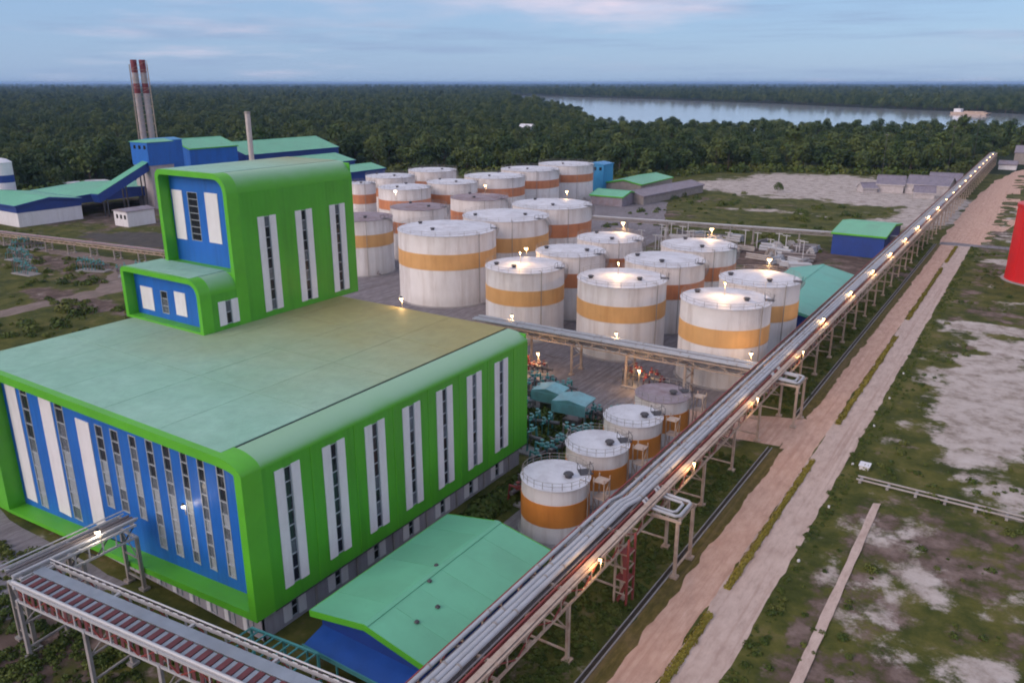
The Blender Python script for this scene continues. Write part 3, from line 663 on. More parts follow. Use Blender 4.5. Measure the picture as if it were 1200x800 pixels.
# stepped roof tower: low block in front, tall block behind
def tower(x0, x1, y0, y1, z0, z1, rl, rr, fd, th, whites, strips, side, zb, side_panes, front_panes):
    front_frame(hall, x0, x1, y0, y0 + fd, z0, z1, rl, rr, th, zb)
    pft = lambda u, v, d_: (u, y0 + fd - 0.2 + d_, v)
    grid_wall((x0 + th, x1 - th), (z0 + zb, z1 - th), strips, 0.25, pft).build('front_facade', M['blue'], hall)
    for a, b, c, e in whites: white_panel(hall, pft, a, b, c, e)
    for a, b, c, e in strips: window_strip(hall, pft, a, b, c, e, front_panes, lambda k, n: rnd.choice(['dark_glass', 'dark_glass', 'blind2']))
    ps = lambda u, v, d_: (x1 - d_, u, v)
    grid_wall((y0 + fd, y1), (z0, z1 - rr), [(y + 1.32, y + 2.42, c, e) for y, c, e in side], 0.3, ps).build('side_wall', M['green'], hall)
    for y, c, e in side:
        white_panel(hall, ps, y, y + 1.28, c - 0.05, e + 0.05); white_panel(hall, ps, y + 2.46, y + 3.74, c - 0.05, e + 0.05)
        window_strip(hall, ps, y + 1.32, y + 2.42, c, e, side_panes, lambda k, n: rnd.choice(['dark_glass', 'dark_glass', 'blind2']))
    MB().box(x0, x0 + 0.25, y0 + fd, y1, z0, z1 - rl).build('side_wall', M['green'], hall)
    if side_panes > 3: MB().box(x0 + 0.25, x1 - 0.25, y1 - 0.25, y1, z0, z1 - 0.3).build('rear_wall', M['green'], hall)
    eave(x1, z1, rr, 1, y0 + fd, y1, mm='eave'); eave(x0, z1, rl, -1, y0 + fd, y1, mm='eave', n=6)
    MB().box(x1 - rr - 0.22, x1 - rr + 0.01, y0 + 1.0, y1 - 0.2, z1 - 0.3, z1 - 0.10).build('roof_gutter', M['steel_dark'], hall)
    MB().box(x0 + rl, x1 - rr - 0.22, y0 + fd, y1 - 0.25, z1 - 0.35, z1 - 0.09).build('roof_deck', M['steel_dark'], hall)
    n = 3 if y1 - y0 > 12 else 2
    for i in range(n):
        for j in range(1 if y1 - y0 < 12 else 2):
            q = 1 if y1 - y0 < 12 else 2
            a0, a1 = x0 + rl + (x1 - rr - 0.22 - x0 - rl) * i / n, x0 + rl + (x1 - rr - 0.22 - x0 - rl) * (i + 1) / n
            b0, b1 = y0 + 0.6 + (y1 - y0 - 0.6) * j / q, y0 + 0.6 + (y1 - y0 - 0.6) * (j + 1) / q
            MB().box(a0 + 0.03, a1 - 0.03, b0 + 0.03, b1 - 0.03, z1 - 0.1, z1 + 0.03 + rnd.uniform(0, 0.01)).build('roof_sheet', M['roof_tower'], hall)
tower(-125.5, -105.0, 72.8, 80.0, HZ1 - 0.05, 31.3, 1.0, 2.6, 2.0, 0.8, [(-123.2, -119.9, 24.0, 27.9), (-114.0, -111.2, 24.3, 28.2)], [(-117.8, -116.0, 24.0, 27.8)],
      [(75.9, 23.5, 27.3)], 0.4, 2, 3)
tower(-122.9, -104.98, 79.6, 106.8, HZ1 - 0.04, 46.6, 1.5, 3.0, 2.2, 0.85, [(-121.6, -118.9, 34.9, 43.1), (-113.0, -109.8, 35.1, 43.2)], [(-117.6, -115.0, 35.0, 43.0), (-107.6, -106.4, 34.0, 43.0)],
      [(85.0, 23.7, 39.4), (92.9, 23.7, 39.4), (100.8, 23.7, 39.4)], 8.6, 9, 7)

# ------------------------------------------------------------------ storage tanks
def ring_rail(r, z, n, gap=None):
    mb = MB()
    for zz in (z + 0.55, z + 1.1):
        pts = [(r * math.cos(2 * math.pi * i / 40), r * math.sin(2 * math.pi * i / 40), zz) for i in range(41)]
        mb.tube(pts, 0.035, 4)
    for i in range(n):
        a = 2 * math.pi * i / n; mb.bar((r * math.cos(a), r * math.sin(a), z), (r * math.cos(a), r * math.sin(a), z + 1.1), 0.06)
    return mb
tank_meshes = {}
def make_tank(label, x, y, r, h, band=(0.53, 0.75), band_m='orange', roof_m='tank_roof', stair_a=-0.6, group='banded storage tanks', detail=True, vents=((0.45, 0.6), (-0.3, 0.75))):
    t = thing('storage_tank', label, 'storage tank', (x, y, 0), 0, group)
    key = (r, h, band)
    n = 64
    def mk(k, fn):
        kk = key + (k,)
        if kk not in tank_meshes: tank_meshes[kk] = fn()
        return tank_meshes[kk]
    link('foundation', mk('f', lambda: MB().cyl((0, 0), r + 0.5, r + 0.4, 0, 0.3, n).mesh('foundation', M['concrete'], True)), t)
    # three plate courses of slightly different radius make the horizontal weld steps
    def shell():
        pr_ = []; nc = 6
        for k in range(nc):
            rr = r - 0.012 * k; pr_ += [(rr, 0.3 + (h - 0.3) * k / nc), (rr, 0.3 + (h - 0.3) * (k + 1) / nc - 0.02)]
        return MB().lathe(pr_, n).mesh('shell', M['tank_white'], True)
    link('shell', mk('s', shell), t)
    bz0, bz1 = h * band[0], h * band[1]
    bm_ = mk('b' + band_m, lambda: MB().lathe([(r - 0.2, bz0), (r + 0.03, bz0), (r + 0.03, bz1), (r - 0.2, bz1)], n).mesh('band', M[band_m], True))
    link('band', bm_, t)
    def roof():
        return MB().lathe([(r - 0.1, h - 0.02), (r + 0.10, h), (r + 0.10, h + 0.10), (r - 0.15, h + 0.12), (r * 0.66, h + r * 0.028), (r * 0.33, h + r * 0.055), (0.4, h + r * 0.075), (0.001, h + r * 0.078)], n).mesh('roof', M[roof_m], True)
    link('roof', mk('r' + roof_m, roof), t)
    if detail:
        link('roof_rail', mk('rr', lambda: ring_rail(r - 0.12, h + 0.1, 22).mesh('roof_rail', M['steel'])), t)
        # rim walkway and vents
        for k, (fr, an) in enumerate(vents):
            px, py = r * fr * math.cos(an), r * fr * math.sin(an)
            zz = h + r * 0.075 * (1 - fr) * 0.9
            MB().cyl((px, py), 0.5, 0.5, zz - 0.1, zz + 0.55, 14).cyl((px, py), 0.75, 0.6, zz + 0.5, zz + 0.7, 14).build('roof_vent', M['steel_dark'], t, True)
        a = stair_a
        mb = MB()
        mb.box(-0.9, 0.9, -0.9, 0.9, h + 0.18, h + 0.26)
        for sx in (-0.9, 0.9):
            for sy in (-0.9, 0.9): mb.bar((sx, sy, h + 0.2), (sx, sy, h + 1.3), 0.07)
        for sx in (-0.9, 0.9): mb.bar((sx, -0.9, h + 1.3), (sx, 0.9, h + 1.3), 0.06)
        o = mb.build('access_platform', M['steel_dark'], t); o.location = ((r - 0.6) * math.cos(a), (r - 0.6) * math.sin(a), 0); o.rotation_euler.z = a
        # spiral stair climbing half way round the shell
        mb = MB(); ns = int(h / 0.28); sw = 0.85; tot = h * 1.35 / r
        for k in range(ns):
            an = a + 0.12 + tot * (1 - k / ns); c, s_ = math.cos(an), math.sin(an); z = 0.3 + (h - 0.2) * k / ns
            p = (c * (r + 0.1), s_ * (r + 0.1), z); q = (c * (r + sw), s_ * (r + sw), z)
            mb.bar(p, q, 0.26, 0.05)
        for rad, dz in ((r + sw, 0.0), (r + sw, 1.05), (r + 0.1, 0.0)):
            mb.tube([(rad * math.cos(a + 0.12 + tot * (1 - k / 20)), rad * math.sin(a + 0.12 + tot * (1 - k / 20)), 0.3 + dz + (h - 0.2) * k / 20) for k in range(21)], 0.05, 4)
        mb.build('spiral_stair', M['steel'], t)
        # riser pipe down the shell
        an = stair_a - 0.75
        MB().tube([((r - 1) * math.cos(an), (r - 1) * math.sin(an), h + 0.5), ((r + 0.3) * math.cos(an), (r + 0.3) * math.sin(an), h + 0.5), ((r + 0.3) * math.cos(an), (r + 0.3) * math.sin(an), 0.5)], 0.10, 6).build('riser_pipe', M['steel'], t)
        MB().tube([((r - 0.2) * math.cos(an + .3), (r - 0.2) * math.sin(an + .3), 1.0), ((r + 2.0) * math.cos(an + .3), (r + 2.0) * math.sin(an + .3), 1.0)], 0.28, 10).tube([((r + 1.0) * math.cos(an + .3), (r + 1.0) * math.sin(an + .3), 1.0), ((r + 1.0) * math.cos(an + .3), (r + 1.0) * math.sin(an + .3), 1.9)], 0.10, 6).build('outlet_pipe', M['pipe_dark'], t)
    return t
TK = [
 ('white tank with orange band, front row, just behind the cross rack at its left end', -104.4, 164.5, 9.8, 17, {}),
 ('white tank with orange band, middle of the front row behind the cross rack', -78.4, 165.5, 10.3, 17, {}),
 ('white tank with orange band, front row, beside the junction of the two pipe racks', -52.0, 160.5, 9.3, 17, {}),
 ('white tank with orange band, directly behind the tank at the rack junction', -51.6, 182.5, 9.1, 17, {}),
 ('white tank with reddish band, second row, behind the middle front tank', -78.2, 190.0, 10.2, 17, dict(band_m='orange_red')),
 ('white tank with a lamp above it, farthest in the row by the green sheds', -78.0, 213.2, 10.4, 17, dict(band_m='orange_red')),
 ('white tank with reddish band half hidden behind the left front tank', -103.8, 186.5, 9.4, 17, dict(band_m='orange_red')),
 ('white tank with a lamp over its roof, third in the left middle row', -103.7, 209.6, 9.6, 17, dict(band_m='orange_red')),
 ('largest white tank with orange band, right beside the green roof tower', -142.6, 182.5, 14.2, 20, {}),
 ('large white tank with orange band behind the largest front tank', -141.6, 211.6, 13.7, 20, {}),
 ('large white tank with reddish band, third in the big tank row', -142.0, 241.0, 13.8, 20, dict(band_m='orange_red')),
 ('white tank with orange band peeking out behind the green roof tower', -186.5, 193.5, 10.0, 18, dict(roof_m='tank_rust')),
 ('tank with dark rusty roof behind the largest front tank', -185.6, 221.4, 10.1, 18, dict(roof_m='tank_rust', band_m='orange_red')),
 ('tank with dark rusty roof right of the other rusty roofed tank', -182.0, 253.6, 11.2, 18, dict(roof_m='tank_rust', band_m='orange_red')),
 ('white roofed tank in the rear row, second from its left end', -227.0, 262.0, 11.1, 18, dict(band_m='orange_red')),
 ('white roofed tank in the middle of the rear tank row', -221.5, 288.0, 11.3, 18, dict(band_m='orange_red')),
 ('pinkish white rear row tank with a lamp in front of it', -219.5, 318.5, 14.4, 18, dict(band_m='orange_red')),
 ('rear row tank with orange red band, second from the right end', -222.5, 355.0, 15.0, 18, dict(band_m='orange_red')),
 ('rear row tank with orange red band at the far right end', -220.5, 388.5, 15.0, 18, dict(band_m='orange_red')),
 ('white roofed tank at the back left, in front of the low green roofs', -260.7, 291.0, 11.6, 18, dict(band_m='orange_red')),
 ('white roofed tank at the very back beside the wood', -261.2, 323.4, 12.2, 18, dict(band_m='orange_red')),
 ('narrow tank with red band squeezed between the green tower and the rear tanks', -252.0, 262.5, 6.0, 18, dict(band_m='orange_red')),
]
for lab, x, y, r, h, kw in TK:
    make_tank(lab, x, y, r, h, stair_a=rnd.uniform(-0.1, 0.6), vents=((0.5, rnd.uniform(-1.6, 0.2)), (0.72, rnd.uniform(2.0, 4.0))), **kw)
SM = [('small tank with orange band and black hatch, nearest beside the mint roofed shed', 87.0, 'tank_roof'), ('second small orange banded tank along the pipe rack', 99.5, 'tank_roof'),
      ('third small orange banded tank, with a worn cream roof', 112.0, 'tank_roof'), ('small orange banded tank with rust streaked roof, nearest the cross rack', 124.0, 'tank_rust')]
for k, (lab, y, rm) in enumerate(SM):
    t = make_tank(lab, -50.0, y, 4.8, 8.2, band=(0.33, 0.74), band_m='orange_deep', roof_m=rm, stair_a=0.75, group='small tanks beside the pipe rack', vents=((0.40, 0.1), ))
    mb = MB()   # access tower beside each small tank
    for sx in (5.3, 6.9):
        for sy in (1.2, 2.9): mb.bar((sx, sy, 0), (sx, sy, 8.9), 0.14)
    for z in (2.9, 5.8, 8.3):
        mb.box(5.2, 7.0, 1.1, 3.0, z, z + 0.08)
    mb.bar((5.3, 1.2, 0.1), (5.3, 2.9, 2.9), 0.1).bar((5.3, 2.9, 2.9), (5.3, 1.2, 5.8), 0.1).bar((6.9, 1.2, 5.8), (6.9, 2.9, 8.3), 0.1)
    mb.build('access_tower', M['steel_pink'], t)

# ------------------------------------------------------------------ pipe racks
def rack_bay(L, w, zt, zd, key):
    """side truss of one bay, as chords, posts and diagonals (local x along the rack)"""
    return None
bay_cache = {}
def share(key, fn):
    if key not in bay_cache: bay_cache[key] = fn()
    return bay_cache[key]
def pipe_rack(label, p0, p1, w, zt, depth, bay, pipes, near_bays, rail_m, chord_m='steel_pink', col_m='steel_pink', trays=(), saddles=None, gid='', skip_cols=(), jog=0):
    a, b = Vector(p0), Vector(p1); d_ = b - a; L = d_.length; rz = math.atan2(d_.y, d_.x)
    t = thing('pipe_rack', label, 'pipe rack', (a.x, a.y, 0), rz)
    nb = max(1, round(L / bay)); bl = L / nb; zb = zt - depth; np_ = 4
    for k in range(nb + 1):
        x = k * bl
        if k not in skip_cols:
            for s in (-1, 1):
                link('column', share((gid, 'col', s), lambda s=s: MB().bar((0, s * w / 2, 0.15), (0, s * w / 2, zb), 0.42, 0.36).box(-0.5, 0.5, s * w / 2 - 0.5, s * w / 2 + 0.5, 0, 0.3).mesh('column', M[col_m])), t, (x, 0, 0))
            for q, (z0_, z1_, bw) in enumerate(((1.3, 1.3, 0.2), (zb * 0.58, zb * 0.58, 0.18), (zb * 0.58, zb - 0.2, 0.12))):
                link('brace', share((gid, 'br', q), lambda: MB().bar((0, -w / 2 + 0.1, z0_), (0, w / 2 - 0.1, z1_), bw).mesh('brace', M[col_m])), t, (x, 0, 0))
        for q, zq in enumerate((zt, zb)):
            link('cross_beam', share((gid, 'xb', q), lambda: MB().bar((0, -w / 2 - 0.2, zq + 0.01), (0, w / 2 + 0.2, zq + 0.01), 0.3, 0.3).mesh('cross_beam', M[chord_m])), t, (x, 0, 0))
    for k in range(nb):
        x = k * bl
        for s in (-1, 1):
            if k < near_bays:
                tr = link('top_chord', share((gid, 'ch', s), lambda s=s: MB().bar((0, s * w / 2, zt), (bl, s * w / 2, zt), 0.22, 0.28).mesh('top_chord', M[chord_m])), t, (x, 0, 0))
                link('bottom_chord', share((gid, 'cb', s), lambda s=s: MB().bar((0, s * w / 2, zb), (bl, s * w / 2, zb), 0.22, 0.28).mesh('bottom_chord', M[chord_m])), tr)
                for q in range(np_):
                    link('post', share((gid, 'po', s, 0), lambda s=s: MB().bar((0, s * w / 2, zb + 0.14), (0, s * w / 2, zt - 0.14), 0.16).mesh('post', M[chord_m])), tr, (bl * (q + 0.5) / np_, 0, 0))
                    link('diagonal', share((gid, 'di', s, q % 2), lambda s=s, q=q: MB().bar((0, s * w / 2, (zb if q % 2 else zt)), (bl / np_, s * w / 2, (zt if q % 2 else zb)), 0.12).mesh('diagonal', M[rail_m])), tr, (bl * q / np_, 0, 0))
            else:
                def far(s=s):
                    mb = MB().bar((0, s * w / 2, zt), (bl, s * w / 2, zt), 0.22, 0.28).bar((0, s * w / 2, zb), (bl, s * w / 2, zb), 0.22, 0.28)
                    for q in range(np_):
                        mb.bar((bl * (q + .5) / np_, s * w / 2, zb), (bl * (q + .5) / np_, s * w / 2, zt), 0.16)
                        z0_, z1_ = (zb, zt) if q % 2 else (zt, zb); mb.bar((bl * q / np_, s * w / 2, z0_), (bl * (q + 1) / np_, s * w / 2, z1_), 0.12)
                    return mb.mesh('side_truss', M[chord_m])
                stuff(link('side_truss', share((gid, 'far', s), far), t, (x, 0, 0)))
    for (py, pz, r, pm) in pipes:
        n_ = 2 if L < 120 else 6
        path = [(-0.6 + (L + 1.2) * i / n_, py, pz) for i in range(n_ + 1)]
        if jog and pm == 'pipe': path = [(-0.6, py, pz), (jog, py, pz), (jog + 2.2, py - 0.55, pz)] + [(jog + 2.2 + (L + 0.6 - jog - 2.2) * i / 6, py - 0.55, pz) for i in range(1, 7)]
        po = MB().tube(path, r, 10).build('pipe', M[pm], t, True)
        if pm == 'pipe' and gid in ('main', 'cross') and pz > zt:
            fm = share(('flange', r), lambda: MB().tube([(-0.09, 0, 0), (0.09, 0, 0)], r + 0.07, 12).mesh('flange', M['steel']))
            ph = (py * 3.7) % 5.0 + 1.0
            for q in range(int(min(L, 170) / 9.5)):
                fx = ph + q * 9.5
                if not (jog and jog - 0.3 < fx < jog + 2.5): link('flange', fm, po, (fx, py - (0.55 if jog and fx > jog else 0), pz))
    for (y0, y1, z, pm) in trays:
        MB().box(-0.5, L + 0.5, y0, y1, z, z + 0.12).build('cable_tray', M[pm], t)
    if saddles:
        y0, y1, z, sm, stp = saddles
        n_ = int(L / stp)
        me = share((gid, 'sad'), lambda: MB().box(-0.32, 0.32, y0, y1, z, z + 0.16).mesh('deck_plank', M[sm]))
        for i in range(n_): link('deck_plank', me, t, (i * stp + 0.5, 0, 0))
    return t, nb, bl

ZT = 8.9
main_pipes = [(2.15, ZT + 0.42, 0.24, 'pipe'), (1.66, ZT + 0.22, 0.07, 'pipe_dark'), (1.05, ZT + 0.45, 0.31, 'pipe'), (0.43, ZT + 0.46, 0.30, 'pipe'), (-0.17, ZT + 0.44, 0.29, 'pipe'), (2.58, ZT + 0.3, 0.12, 'steel_red'), (-0.95, ZT + 0.25, 0.10, 'pipe_dark'), (-1.35, ZT + 0.26, 0.11, 'steel_red'),
              (1.5, ZT - 1.35, 0.26, 'pipe_dark'), (0.5, ZT - 1.3, 0.3, 'pipe_dark'), (-0.6, ZT - 1.35, 0.26, 'steel_red'), (-1.5, ZT - 1.35, 0.24, 'pipe_dark')]
main, nbm, blm = pipe_rack('long pipe rack with pale pipes and lattice sides running beside the road to the river', (-37.5, 23.5), (-37.5, 725), 5.2, ZT, 1.75, 13.5, main_pipes, 14, 'steel_red', trays=[(-2.4, -1.75, ZT + 0.15, 'steel_pink')], gid='main', jog=59.5)
cross_pipes = [(1.8, 8.55, 0.28, 'pipe'), (1.0, 8.6, 0.34, 'pipe'), (0.2, 8.55, 0.28, 'pipe_dark'), (-0.6, 8.6, 0.34, 'pipe'), (-1.5, 8.5, 0.25, 'pipe'), (0.8, 6.9, 0.3, 'pipe_dark'), (-0.8, 6.9, 0.3, 'pipe')]
pipe_rack('cross pipe rack joining the hall to the long rack in front of the tanks', (-41.0, 146.4), (-104.0, 144.4), 4.6, 8.1, 1.4, 11.5, cross_pipes, 7, 'steel_pink', trays=[(-2.2, -1.95, 8.25, 'steel')], gid='cross')
# front left rack: deck, planks and truss
fr_pipes = [(2.2, 9.75, 0.09, 'steel_white'), (2.2, 9.3, 0.08, 'steel_white'), (-2.05, 9.34, 0.2, 'steel_white'), (0.2, 7.9, 0.26, 'pipe_dark'), (-1.2, 7.9, 0.3, 'pipe_dark')]
fr, nfr, bfr = pipe_rack('wide pipe rack with dark red planks and grey tray in front of the hall', (-84.6, 34.3), (-41.2, 38.8), 4.5, 9.0, 1.7, 10.9, fr_pipes, 4, 'steel_red', chord_m='steel_white', col_m='concrete', trays=[(0.05, 1.35, 9.2, 'tray')], saddles=(-1.75, -0.05, 9.14, 'plank_red', 1.3), gid='front')
sadm = MB().box(-0.28, 0.28, -1.75, -0.05, 9.12, 9.2).mesh('deck_plank', M['tray'])
for k in range(33): link('deck_plank', sadm, fr, (k * 1.3 + 1.15, 0, 0))
rpm = MB().box(-0.25, 0.25, 2.14, 2.26, 9.28, 9.74).mesh('rail_panel', M['steel_dark'])
for k in range(36): link('rail_panel', rpm, fr, (k * 1.2 + 0.6, 0, 0))
rpo = MB().bar((0, -2.25, 7.45), (0, -2.25, 8.85), 0.5, 0.05).mesh('truss_plate', M['plank_red'])
for k in range(40): link('truss_plate', rpo, fr, (k * 1.08 + 0.5, 0.06, 0))
br_pipes = [(1.55, 9.75, 0.09, 'steel_white'), (1.55, 9.3, 0.09, 'steel_white'), (0.5, 9.3, 0.2, 'pipe_dark'), (-0.2, 9.3, 0.2, 'pipe_dark'), (-1.0, 9.35, 0.26, 'pipe'), (-1.55, 9.75, 0.09, 'steel_white')]
pipe_rack('short pipe bridge from the front rack towards the blue facade', (-86.9, 33.2), (-86.9, 46.4), 3.2, 9.0, 1.6, 6.6, br_pipes, 2, 'steel_dark', chord_m='steel_white', col_m='steel', gid='branch')

# expansion loops beside the long rack
for lab, y in (('expansion loop frame of pale pipes beside the four small tanks', 87.6), ('expansion loop frame beside the junction with the cross rack', 143.5)):
    t = thing('expansion_loop', lab, 'pipe loop', (-34.6, y, 0), 0, 'expansion loops beside the long rack')
    for s in (-2.6, 2.6):
        MB().bar((3.4, s, 0.15), (3.4, s, 7.9), 0.4, 0.36).box(2.9, 3.9, s - 0.5, s + 0.5, 0, 0.3).build('column', M['steel_pink'], t)
        MB().bar((-0.2, s, 8.0), (3.8, s, 8.0), 0.34, 0.3).build('beam', M['steel_pink'], t)
    MB().bar((3.4, -2.6, 8.0), (3.4, 2.6, 8.0), 0.3, 0.3).bar((3.4, -2.6, 1.2), (3.4, 2.6, 1.2), 0.2).build('beam', M['steel_pink'], t)
    for k, (off, r) in enumerate(((0, 0.22), (0.75, 0.2))):
        e = 3.3 - off; s = 2.2 - off
        MB().tube([(-1.6, -s, ZT + 0.5), (-0.8, -s, 8.6), (e - 0.4, -s, 8.45), (e, -s + 0.4, 8.45), (e, s - 0.4, 8.45), (e - 0.4, s, 8.45), (-0.8, s, 8.6), (-1.6, s, ZT + 0.5)], r, 10).build('pipe', M['pipe'], t, True)

# red painted stair tower at the rack
t = thing('stair_tower', 'red and cream access tower standing under the long rack by the road', 'stair tower', (-35.2, 77.0, 0))
for sx, m in ((-0.1, 'steel_pink'), (1.5, 'steel_red')):
    for sy in (-0.9, 0.9): MB().bar((sx, sy, 0), (sx, sy, 9.2), 0.24).build('post', M[m], t)
for z in (1.6, 3.4, 5.2, 7.0): MB().bar((-0.1, -0.9, z), (1.5, -0.9, z), 0.14).bar((-0.1, 0.9, z), (1.5, 0.9, z), 0.14).bar((1.5, -0.9, z), (1.5, 0.9, z), 0.14).build('rung_frame', M['steel_pink'], t)
for z in (3.4, 7.0): MB().box(-0.1, 1.5, -0.9, 0.9, z + 0.08, z + 0.14).build('landing', M['steel_red'], t)
MB().bar((0.2, -0.7, 0.2), (1.2, 0.7, 3.4), 0.5, 0.08).bar((1.2, -0.7, 3.5), (0.2, 0.7, 7.0), 0.5, 0.08).build('stair_flight', M['steel_red'], t)

# ------------------------------------------------------------------ lamps
lamp_me = {}
def lamp(label, x, y, z, base, power, warm=True, arm=0.0, group='lamps along the long pipe rack', rad=0.28):
    """post lamp: pole, arm, hood and lit bulb"""
    t = thing('lamp', label, 'lamp', (x, y, base), 0, group)
    hgt = z - base
    mb = MB().tube([(0, 0, 0), (0, 0, hgt + 0.15)], 0.07, 6)
    mb.build('pole', M['steel'], t)
    k = ('hood', rad)
    if k not in lamp_me: lamp_me[k] = MB().lathe([(0.05, 0.45), (rad * 0.5, 0.42), (rad * 1.15, 0.2), (rad * 1.1, 0.18), (0.05, 0.36)], 12).mesh('hood', M['steel_dark'], True)
    link('hood', lamp_me[k], t, (0, -0.25, hgt))
    k = ('bulb', rad, warm)
    if k not in lamp_me: lamp_me[k] = MB().lathe([(0.001, -rad), (rad * 0.7, -rad * 0.7), (rad, 0), (rad * 0.7, rad * 0.6), (0.001, rad * 0.66)], 12).mesh('bulb', M['bulb_warm' if warm else 'bulb_white'], True)
    link('bulb', lamp_me[k], t, (0, -0.25, hgt))
    if power:
        ld = bpy.data.lights.new('lamp_light', 'POINT'); ld.energy = power; ld.color = (1.0, 0.58, 0.24) if warm else (1.0, 0.8, 0.58); ld.shadow_soft_size = rad
        lo = bpy.data.objects.new('lamp_light', ld); C.objects.link(lo); lo.parent = t; lo.location = (0, -0.25, hgt - rad - 0.08)
    return t
ORD = ['first', 'second', 'third', 'fourth', 'fifth', 'sixth', 'seventh', 'eighth', 'ninth', 'tenth', 'eleventh', 'twelfth', 'thirteenth', 'fourteenth', 'fifteenth', 'sixteenth', 'seventeenth', 'eighteenth', 'nineteenth', 'twentieth', 'twenty-first', 'twenty-second', 'twenty-third', 'twenty-fourth']
ys = [69.5, 97.5, 126, 155] + [181 + 28.6 * i for i in range(19)]
for k, y in enumerate(ys):
    x = -34.0 if y < 160 else -36.2
    lamp('%s lit lamp along the long pipe rack, counted from its near end' % ORD[k], x, y, 10.2, ZT - 0.1, 380 if y < 400 else 0, True, rad=0.19 if y < 160 else 0.27)
lamp('bright white lamp on the pipe bridge at the blue facade', -84.9, 42.0, 10.6, 9.0, 220, False, group='lamps on the front racks', rad=0.3)
lamp('small star bright lamp fixed to the blue facade between window strips', -77.4, 48.4, 13.2, 12.0, 45, False, group='lamps on the front racks', rad=0.2)
for lab, x, y, z, b, p, w, r in [
    ('orange lamp on a post above the third tank of the left middle row', -104.3, 219.5, 20.0, 0, 1500, True, 0.55), ('orange lamp on a post behind the far tank by the green sheds', -78.3, 223.9, 20.0, 0, 1500, True, 0.55),
    ('orange lamp on a post behind the tank at the rack junction', -52.3, 192.0, 19.8, 0, 1500, True, 0.55), ('lamp among the rear tanks beside the pinkish tank', -192.0, 272.0, 20.0, 0, 900, True, 0.5),
    ('lamp between the big row and the rear tanks at the right', -146.0, 258.5, 22.2, 0, 900, True, 0.5), ('lamp just right of the green roof tower among the rusty tanks', -209.0, 236.0, 20.3, 0, 700, False, 0.6),
    ('lamp low over the tank half hidden behind the front left tank', -112.5, 178.0, 18.2, 0, 700, True, 0.5),
    ('small lamp at the rear edge of the hall roof by the largest tank', -91.0, 103.2, 24.0, 0, 350, True, 0.3),
    ('small lamp on the cross rack near the hall roof corner', -96.5, 146.8, 9.6, 8.2, 350, True, 0.32), ('small lamp on the cross rack in front of the middle tank', -70.6, 147.6, 9.6, 8.2, 350, True, 0.32),
    ('small lamp on the cross rack near its junction with the long rack', -42.5, 149.6, 9.8, 8.2, 500, True, 0.36),
    ('lamp glowing over the roof of the front row left tank', -104.8, 163.0, 20.5, 17.6, 900, True, 0.16), ('lamp glowing over the roof of the front row middle tank', -79.2, 165.0, 20.6, 17.6, 1000, True, 0.16),
    ('lamp glowing over the roof of the front tank at the rack junction', -52.3, 160.3, 20.4, 17.5, 1000, True, 0.16),
    ('sodium lamp under the cross rack left of the turquoise canopy', -85.0, 139.5, 4.8, 0, 800, True, 0.3), ('sodium lamp under the middle of the cross rack among valves', -62.5, 142.0, 4.6, 0, 800, True, 0.3)]:
    lamp(lab, x, y, z, b, p, w, group='lamps among the tanks', rad=r)

